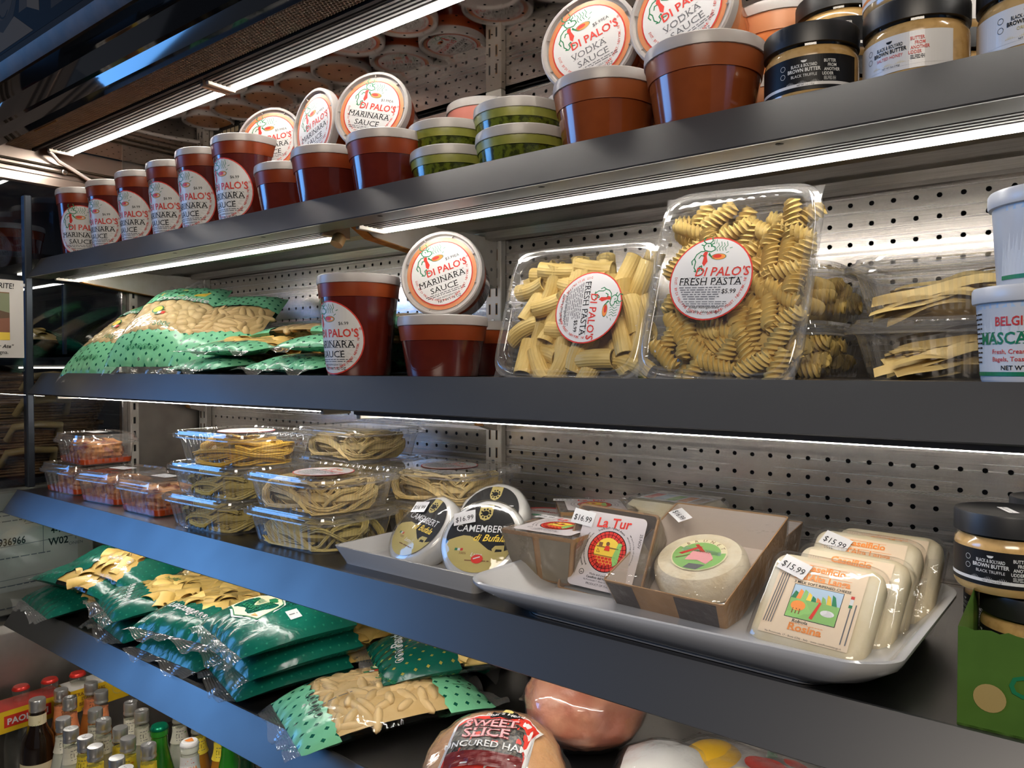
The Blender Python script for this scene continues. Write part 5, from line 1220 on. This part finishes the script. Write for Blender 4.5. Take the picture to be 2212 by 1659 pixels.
def d_ham1(p):
    S_ = .001; D = -.020
    sub(p, [(-50*S_, 5*S_+D), (-52*S_, 46*S_+D), (45*S_, 52*S_+D), (40*S_, 14*S_+D), (12*S_, -4*S_+D), (0, 6*S_+D), (-20*S_, 12*S_+D)], P_, 0); sub(p, [(-47*S_, 10*S_+D), (-50*S_, 46*S_+D), (43*S_, 50*S_+D), (38*S_, 17*S_+D), (12*S_, 1*S_+D), (-2*S_, 11*S_+D), (-20*S_, 17*S_+D)], 15, 1)
    sub(p, [(-46*S_, 20*S_+D), (-46*S_, 32*S_+D), (6*S_, 26*S_+D), (6*S_, 15*S_+D)], 16, 2)
    p.text("Boar's Head", -.008, .034+D, .014, 6, R(-8), bold=.02, shear=.2, lay=4); p.fine(-.04, .01, .024+D, .004, 6, 4); p.fine(-.045, .0, .007+D, .003, RD, 3)
    sub(p, [(-44*S_, -22*S_+D), (-46*S_, 6*S_+D), (-31*S_, 8*S_+D), (-34*S_, -22*S_+D)], 16, 1); p.disc(.0055, P_, 1, -.024, -.003+D, 16, sy=1.3); p.ring(.0045, .0052, BL, 2, 16, -.024, -.003, sy=1.3); p.fine(-.027, -.021, -.003+D, .0015, BL, 3)
ham('pink cured ham under film behind another, dark label on its top', TR(-.533, .836, Z5, R(98), R(0)), d_ham1, (.083, .078, .056))
ham('netted ham with an ornate red and black sweet slice label, cut by the frame bottom', TR(-.525, .640, Z5+.003, R(28), R(9)), d_ham2, (.078, .088, .046), True)
def film_pack(label, x, y, rz, L, W, H, inner, name='film_pack', tilt=0.0):
    t = thing(name, label, 'package', M=TR(x, y, Z5, rz, tilt)); 
    def top(u, v, k=1.0):
        d = max(0, 1-abs(2*u-1)**2.2)**.6*max(0, 1-abs(2*v-1)**2.2)**.6; X, Y = (u-.5)*L, (v-.5)*W
        return Vector((X, Y, .001+H*d*k+.004*noise.noise(Vector((X*25, Y*25, L*9)))*(1-d)+.0025*noise.noise(Vector((X*50, Y*50, 2)))))
    MB().grid(36, 30, lambda u, v: top(u, v)+Vector((0, 0, .0015))).obj('film', wrapf, t, 80)
    inner(t, top); return t
def in_white(t, top): MB().grid(20, 18, lambda u, v: top(.12+.76*u, .12+.76*v, .96)).obj('contents', mat('white mozzarella', (.80, .78, .75), .4), t, 80)
def in_deli(t, top):
    MB().grid(20, 18, lambda u, v: top(.06+.88*u, .06+.88*v, .80)).obj('backing', mat('pale pack backing', (.62, .58, .55), .5), t, 80)
    MB().ellipsoid((-.075, -.005, .024), (.034, .040, .020), 24, 12).obj('yellow_cheese', mat('yellow cheese', (.85, .48, .03), .35), t, 80)
    p = Print()
    p.poly([(-.035, .05), (-.028, .058), (-.01, .025), (-.02, .018)], 3, 1)
    for k, (x, y, r_, m_) in enumerate(((-.01, .0, .026, RD), (.018, -.018, .024, 10), (-.016, -.03, .018, CR), (.03, .008, .018, LG), (.05, -.02, .022, OR), (.010, .028, .014, RD), (.065, .012, .012, 6))): p.disc(r_, m_, 1+k, x, y, 18, sy=.7, k=3)
    p.rect(.075, .125, -.03, .045, 6, 1, 4, 6); p.rect(.078, .122, .025, .042, RD, 2, 4, 2); p.text('Deli', .10, .0, .026, BL, R(-10), bold=.02, shear=.3)
    p.obj('printing', INK, t, lambda x, y, h: top(min(max(x/.30+.5, .02), .98), min(max(y/.17+.5, .02), .98), .97)+Vector((0, 0, h)), .0006)
film_pack('clear film pack of white mozzarella at the bottom edge of the picture', -.395, .800, R(20), .14, .12, .045, in_white)
film_pack('clear film pack with yellow cheese and colourful printing at the bottom edge', -.285, .835, R(-8), .30, .17, .042, in_deli)

# ================================================================== bottles on the bottom deck
capm = mat('silver screw cap', (.62, .61, .59), .28, .85); glass_c = clear('bottle glass', (.90, .93, .88), 1.0, .03, haze=.03); gl_g = mat('green bottle glass', (.02, .22, .015), .06, coat=.6, c2=(.012, .13, .01), scale=12); gl_b = mat('dark brown bottle', (.012, .006, .003), .07, coat=.6)
juice = {'yellow': mat('yellow juice', (.72, .50, .05), .15, coat=.5), 'orange': mat('orange juice', (.62, .23, .05), .15, coat=.5), 'clear': mat('pale lemonade', (.55, .57, .48), .12, coat=.5), 'amber': mat('amber tea', (.42, .17, .02), .12, coat=.5)}
bl_lab = {'yellow': ('yellow label', (.80, .62, .05)), 'orange': ('orange label', (.80, .28, .12)), 'clear': ('cream label', (.72, .70, .58)), 'amber': ('yellow label', (.80, .62, .05))}
def bottle(label, x, y, kind, rz, h=.225, dz=0.0):
    t = thing('juice_bottle', label, 'bottle', M=TR(x, y, ZD+dz, rz) @ Matrix.Diagonal((.88, .88, 1, 1)), group='juice bottles with silver caps')
    zt = h-.020
    MB().lathe([(.022, 0), (.027, .003), (.028, .010), (.028, .105), (.0265, .125), (.0185, .160), (.0150, .178)], 24).obj('body', juice[kind], t)
    MB().lathe([(.0150, .1775), (.0142, .195), (.0140, zt), (.0120, zt+.002)], 24).obj('neck', glass_c, t)
    MB().lathe([(.0148, zt-.006), (.0155, zt-.005), (.0155, zt-.002), (.0148, zt-.001), (.0148, zt+.003), (.0154, zt+.004), (.0154, zt+.0155), (.0142, zt+.018), (.0001, zt+.0183)], 48, ribs=((5, 6), -.0004)).obj('cap', capm, t, 45)
    n, c = bl_lab[kind]; rn = lambda z: .0149 if z > .178 else .0152+(.185-z)*.10
    p = Print(); p.rect(-1.9, 1.9, -1.0, 1.0, 15, 0, 24, 3); p.text('BIO', 0, -.25, .75, BK, sx=.9); p.fine(-.5, .5, .55, .16, GY); p.fine(-.5, .5, -.55, .14, GY); p.disc(.30, OR if kind != 'clear' else LG, 2, .85, .1, 12)
    p.poly([(-1.9+.19*i, 1.0+.14*math.sin(i*1.6)) for i in range(21)]+[(1.9, .9), (-1.9, .9)], 15, 0)
    p.obj('label', INK+[mat(n, c, .45)], t, cyl(lambda z: .0150+max(0, (.176-z))*.36, .0145, .176, 0), .0004)
    p = Print(); p.rect(-.007, .006, -.004, .004, P_, 1); p.fine(-.005, .004, -.001, .002, GY, 2)
    if rz*10 % 3 < 1.2: p.obj('price_sticker', INK, t, flat(1, zt+.0186))
    return t
for i, (x, y, k, n) in enumerate((
    (-1.735, .671, 'orange', 'silver capped bottle with orange neck label touching the yellow carrier, rear one'), (-1.677, .665, 'orange', 'silver capped bottle with orange neck label in front of another by the yellow carrier'),
    (-1.720, .725, 'orange', 'orange labelled bottle farther back between the two yellow carriers'), (-1.659, .719, 'orange', 'orange labelled bottle beside the end of the second carrier'),
    (-1.587, .617, 'clear', 'pale labelled bottle with silver cap near the dark brown bottle, rear'), (-1.530, .608, 'clear', 'tall looking pale bottle with cream label in the front left of the group'),
    (-1.579, .673, 'clear', 'cream labelled bottle with sticker on its cap, second row'), (-1.521, .663, 'clear', 'cream labelled bottle with dark letters and a sticker on its silver cap'),
    (-1.474, .610, 'yellow', 'yellow labelled bottle with price sticker on cap, front row'), (-1.424, .606, 'yellow', 'yellow labelled bottle right of the stickered one, front row'),
    (-1.461, .667, 'yellow', 'yellow labelled bottle with dark letters in the middle of the group'), (-1.409, .657, 'yellow', 'yellow labelled bottle in the middle group, nearest the green bottle'),
    (-1.352, .611, 'yellow', 'silver capped bottle low at the picture bottom, left of the last one'), (-1.305, .604, 'clear', 'silver capped bottle cut off by the picture bottom'),
    (-1.556, .732, 'clear', 'pale bottle standing alone by the back, left one of two'), (-1.501, .727, 'clear', 'pale bottle standing alone by the back, right one of two'),
    (-1.355, .668, 'yellow', 'silver capped bottle half hidden by the green bottle'), (-1.445, .775, 'clear', 'pale bottle far back behind the two lone ones'),
    (-1.375, .775, 'amber', 'amber bottle with bright yellow label behind the green bottle'), (-1.32, .790, 'amber', 'amber bottle with yellow label partly hidden by the shelf edge'))):
    bottle(n, x, y, k, faz(x, y, (i*37) % 60-30), dz=0.0)
def dark_bottle():
    t = thing('soda_bottle', 'dark brown bottle with silver cap and cream neck label in front of the carrier', 'bottle', M=TR(-1.722, .621, ZD, faz(-1.722, .621, 0))); zt = .205
    MB().lathe([(.026, 0), (.031, .003), (.0315, .012), (.0315, .12), (.028, .145), (.018, .165), (.0152, .18), (.0145, zt)], 28).obj('body', gl_b, t)
    MB().lathe([(.0148, zt-.006), (.0155, zt-.005), (.0155, zt-.002), (.0148, zt), (.0154, zt+.004), (.0154, zt+.0155), (.0142, zt+.018), (.0001, zt+.0183)], 40).obj('cap', capm, t)
    p = Print(); p.rect(-1.5, 1.5, -1, 1, 13, 0, 20, 1); p.rect(-.7, -.2, -.7, -.3, LG, 1); p.text('X', .2, -.2, .5, GD); p.obj('label', INK, t, cyl(lambda z: .0158, .014, .180), .0006)
    p = Print(); p.rect(-1.5, 1.5, -1, 1, 13, 0, 20, 1); p.fine(-1, 1, 0, .2, GY); p.obj('body_label', INK, t, cyl(lambda z: .0316, .03, .07), .0004)
dark_bottle()
def crown(t, zt, m):
    MB().lathe([(.0165, zt-.001), (.0170, zt), (.0150, zt+.004), (.0135, zt+.0060), (.0001, zt+.0066)], 42, ribs=((0, 1), -.0012)).obj('cap', m, t, 50)
gcap = mat('green crown cap', (.0, .20, .10), .3, .6); rcap = mat('red crown cap', (.60, .03, .02), .35, .3); wcap = mat('white crown cap', (.75, .74, .72), .35)
def tall(name, label, x, y, body, cap, h=.23, neck=None, contents=None, lab=None):
    t = thing(name, label, 'bottle', M=TR(x, y, ZD, faz(x, y, 0)))
    MB().lathe([(.027, 0), (.031, .003), (.032, .012), (.032, .105), (.029, .130), (.020, .165), (.0150, .190), (.0140, h-.022), (.0158, h-.020), (.0158, h-.012), (.0142, h-.010), (.0142, h-.006)], 32).obj('body', body, t)
    crown(t, h-.008, cap)
    if lab: p = Print(); lab(p); p.obj('label', INK, t, cyl(lambda z: .0155+max(0, .19-z)*.22, .012, .192), .0006)
    return t
tall('soda_bottle', 'green glass bottle with a green crown cap, foremost at the picture bottom', -1.402, .712, gl_g, gcap)
tall('soda_bottle', 'green glass bottle right behind the white capped one, neck hidden by the shelf', -1.268, .775, gl_g, gcap)
tall('soda_bottle', 'dark green bottle under the shelf edge, right of the green ones', -1.205, .770, mat('deep green glass', (.004, .03, .008), .06, coat=.6), gcap)
def l_anna(p):
    p.rect(-1.9, 1.9, -1.6, 1.0, 6, 0, 24, 4); p.text('ANNA', .0, -.9, .75, OR, bold=.02); p.fine(-.6, .6, .1, .2, RD); p.line([(-.3, .5), (.2, .75)], .1, OR)
t = tall('soda_bottle', 'bottle with white crown cap and white neck label lettered in orange', -1.299, .715, juice['clear'], wcap, lab=l_anna)
p = Print(); p.poly([(.006*math.cos(a*.9)*(1+.5*(a % 2)), .006*math.sin(a*.9)*(1+.5*(a % 2))) for a in range(7)], OR, 1); p.obj('cap_print', INK, t, flat(1, .2288))
for x, y, n in ((-1.802, .619, 'left'), (-1.795, .672, 'middle'), (-1.783, .724, 'right')):
    tall('soda_bottle', 'bottle with red crown cap standing in the yellow carriers, %s of three' % n, x, y, glass_c, rcap, h=.232)
def carrier(label, x0, x1, y0, y1, z0, z1, first):
    t = thing('bottle_carrier', label, 'carrier', M=TR(0, 0, 0)); yl = mat('yellow carton', (.78, .50, .02), .45); rd = mat('red carton', (.55, .03, .02), .45)
    c = [(x1, y0), (x1, y1), (x0, y1), (x0, y0)]
    b = MB().loft([[(x, y, z0) for x, y in c], [(x, y, z1) for x, y in c]]); b.obj('sleeve', yl, t, 0)
    MB().box(x0, x1, y0, y1, z1-.001, z1, bev=.0004).obj('top_flap', rd if first else mat('white carton', (.72, .70, .64), .5), t)
    p = Print()
    if first: p.rect(.030, .118, -.012, .012, RD, 1); p.text('PAOLETTI', .074, -.0065, .0175, 6, bold=.03)
    else:
        for k, s in enumerate(('TRADITIONAL', 'ITALIAN', 'BEVERAGE')): p.serif(s, .040, .010-.011*k, .010, BN, bold=.01)
        p.text('Soda', .030, -.024, .010, BL, shear=.3); p.ring(.012, .0135, GD, 1, 24, .10, .002)
    p.obj('print', INK, t, lambda x, y, h: (x1+h, y0+x, (z0+z1)/2+y), .0004)
carrier('yellow bottle carrier with red top and red brand panel', -1.832, -1.765, .545, .690, -.745, -.700, True)
carrier('second yellow bottle carrier with a white top, behind the silver capped bottles', -1.812, -1.750, .696, .830, -.745, -.696, False)
tag(MB().box(-1.40, -1.15, .60, .86, ZD+.0005, ZD+.03, bev=.004).obj('yellow_tray', mat('yellow carton tray', (.72, .55, .08), .5)), 'yellow tray under the bottles at the right', 'tray') if 0 else None

# ================================================================== seen through the end glass
def poster():
    t = thing('poster', 'white paper notice with a food photograph, taped inside the left end glass', 'poster', M=Matrix(((0, 0, 1, XL-.0055), (1, 0, 0, .560), (0, 1, 0, .103), (0, 0, 0, 1))))
    MB().box(-.075, .066, -.082, .078, 0, .0006).obj('sheet', mat('notice paper', (.66, .62, .58), .55), t)
    p = Print(); p.text("ELLI's FAVORITE!", .002, .060, .0155, BK, bold=.012, sx=.82, shear=.1)
    p.rect(-.07, .040, -.046, .052, BN, 1); p.poly([(-.07, .0), (.02, .045), (.04, .03), (.04, -.02), (-.02, -.03)], 15, 2); p.poly([(-.01, .05), (.04, .05), (.04, .01), (.0, .02)], 16, 3); p.rect(-.07, .040, -.046, -.030, YL, 3); p.poly([(.0, -.005), (.04, .0), (.04, -.03), (-.02, -.03)], 17, 3)
    p.text('"The Best Thing I Ever Ate"', -.012, -.062, .0105, BK, bold=.012, shear=.25); p.text("Lasagna.", .020, -.074, .0105, BK)
    p.obj('printing', INK+[mat('photo brown', (.10, .05, .02), .5), mat('photo green grey', (.20, .22, .12), .5), mat('photo red brown', (.22, .08, .04), .5)], t, flat(1, .0006))
    MB().box(.060, .074, .066, .072, .0006, .0010).obj('tape', mat('clear tape', (.7, .7, .7), .2), t)
poster()
wick = mat('wicker', (.26, .135, .05), .5, c2=(.15, .07, .025), scale=120); wood = mat('pale wood handle', (.48, .32, .12), .5, c2=(.40, .25, .08), scale=30)
def basket(label, x, y, z, L=.26, W_=.30, h=.05, seed=0):
    t = thing('wicker_basket', label, 'basket', M=TR(x, y, z, R(-3+2*seed)), group='wicker baskets beyond the end glass')
    def ringpts(k, zz, tw, ph):
        P = rrect(L/2*k, W_/2*k, .04, 12); P.append(P[0]); out = []
        for i, (px, py) in enumerate(P):
            n_ = Vector((px, py)).normalized()*tw*math.sin(i*2.4+ph); out.append((px+n_.x, py+n_.y, zz+tw*.7*math.cos(i*2.4+ph)))
        return out
    m = MB()
    for k in range(int(h/.0062)): m.tube(ringpts(.88+.12*k*.0062/h, .004+.0062*k, .0020, PI*(k % 2)), .0031, 5, cap=False)
    m.obj('weave', wick, t, 80, kind='stuff')
    m = MB()
    for ph in (0, 2.1, 4.2): m.tube(ringpts(1.02, h+.004, .0036, ph), .0034, 5, cap=False)
    m.obj('braided_rim', wick, t, 80)
    m = MB()
    for k in range(24): m.box(-L*.43, L*.43, -W_*.43+k*W_*.86/24, -W_*.43+k*W_*.86/24+.009, 0, .003)
    m.obj('woven_base', wick, t, 0, kind='stuff')
    m = MB().tube([(L/2*.97, -.05, h*.55), (L/2+.022, -.045, h+.006), (L/2+.026, 0, h+.010), (L/2+.022, .045, h+.006), (L/2*.97, .05, h*.55)], .008, 8)
    m.obj('handle', wood, t, 80)
for i, lb in enumerate(('lowest', 'second lowest', 'second from the top', 'topmost')): basket('brown wicker basket beyond the end glass, %s of four' % lb, -1.975-.006*(i % 2), .66+.01*i, -.235+.0535*i, seed=i)
bx = mat('buff cardboard', (.50, .44, .33), .6, c2=(.44, .38, .28), scale=14)
def big_carton():
    t = thing('shipping_carton', 'buff carton printed with big numbers beyond the end glass', 'box', M=Matrix(((0, 0, 1, -1.815), (1, 0, 0, 0), (0, 1, 0, 0), (0, 0, 0, 1))))
    MB().box(.33, .775, -.52, -.258, -.30, 0, bev=.003).obj('carton', bx, t)
    p = Print(); k = ink = 5
    xs = len(p.v)
    p.text('77936966', .618, -.372, .022, BK, bold=.02, sx=.78); p.text('4-14', .716, -.360, .020, BK, bold=.02, sx=.8); p.text('W02', .716, -.386, .022, BK, bold=.02, sx=.9)
    p.line([(.45, -.377), (.745, -.372)], .0012, GY); p.line([(.686, -.40), (.686, -.335)], .0012, GY); p.line([(.40, -.450), (.72, -.442)], .0010, GY); p.line([(.40, -.463), (.72, -.455)], .0010, GY)
    p.text('7', .652, -.328, .014, GY); p.line([(.652, -.331), (.672, -.331)], .001, GY)
    for y, s in ((-.352, 'g'), (-.364, 'ISRAND'), (-.378, 'g'), (-.392, 'ONIEN')): p.text(s, .752, y, .0095, GY)
    for y in (-.30, -.31, -.322, -.459, -.40, -.505): p.fine(.60, .70, y, .004, GY)
    p.v[xs:] = [(x-.016, y, l) for x, y, l in p.v[xs:]]
    p.rect(.45, .74, -.47, -.262, 15, 0)
    p.obj('print', INK+[mat('carton label', (.56, .51, .41), .55)], t, flat(1, 0.0006))
    t2 = thing('shipping_carton', 'second buff carton farther back beyond the end glass', 'box', M=TR(-2.0, .93, -.5)); MB().box(-.15, .10, -.13, .13, 0, .20, bev=.003).obj('carton', bx, t2)
big_carton()
gb = bag('dark green bag beyond the end glass, in place of a reflected bag', TR(-2.00, .69, .022, R(90), 0), .26, .18, .07, TEAL2, (.24, .70), 'paccheri', 6, 41)  # solid bag added where the end glass shows a bag's reflection
bag('dark bag with glossy folds beyond the end glass near the corner post', TR(-2.02, .925, .022, R(80), 0), .20, .17, .10, mat('blackish bag film', (.02, .022, .012), .16, bump=.6, bscale=30, coat=.5), (.3, .6), 'paccheri', 0, 42)
bag('clear bread bag at the top of the wicker baskets beyond the end glass', TR(-1.97, .58, -.020, R(80)), .20, .16, .03, mat('brown paper in film', (.16, .10, .06), .25, coat=.6, bump=.5, bscale=40), (.3, .6), 'paccheri', 0, 43, name='bread_bag')
def neighbour():
    t = thing('neighbour_shelving', 'dark shelving unit standing beyond the end glass', 'shelf', loc=(-2.02, .70, 0))
    for z in (.018, -.24, .25): MB().box(-.19, .17, -.32, .33, z-.012, z).obj('board', mat('dark shelf board', (.022, .022, .024), .5), t)
    MB().box(-.22, -.19, -.36, .36, -.9, .9).obj('back_board', mat('blue grey back board', (.03, .034, .045), .5), t)
    for z in (.003, -.252, .238): MB().box(-.15, .13, .05, .06, z-.004, z).obj('fill_strip', mat('dim fill strip', (1, .85, .65), .5, emit=7.0), t, 0)  # glowing strips added under the boards to brighten the baskets and bags
    for y in (-.34, .345): MB().box(-.19, -.16, y-.012, y+.012, -.9, .9).obj('post', fr_m, t)
neighbour()
for x, y, w in ((-2.0, .56, 'nearer the aisle'), (-2.0, .69, 'farther from the aisle')): tub('red sauce tub on the dark neighbouring shelf beyond the end glass, '+w, TR(x, y, .2505), .077, group='tubs beyond the end glass')
# the shop behind the camera: a plain floor, a far wall
st(MB().box(-6, 4, -5, .40, -1.06, -1.04), 'trim_8', mat('shop floor', (.10, .085, .07), .5, c2=(.075, .065, .055), scale=2))
st(MB().box(-6, 4, -5.1, -5, -1.04, 2.6), 'trim_9', mat('shop wall', (.16, .14, .12), .7, c2=(.12, .105, .09), scale=1.5))
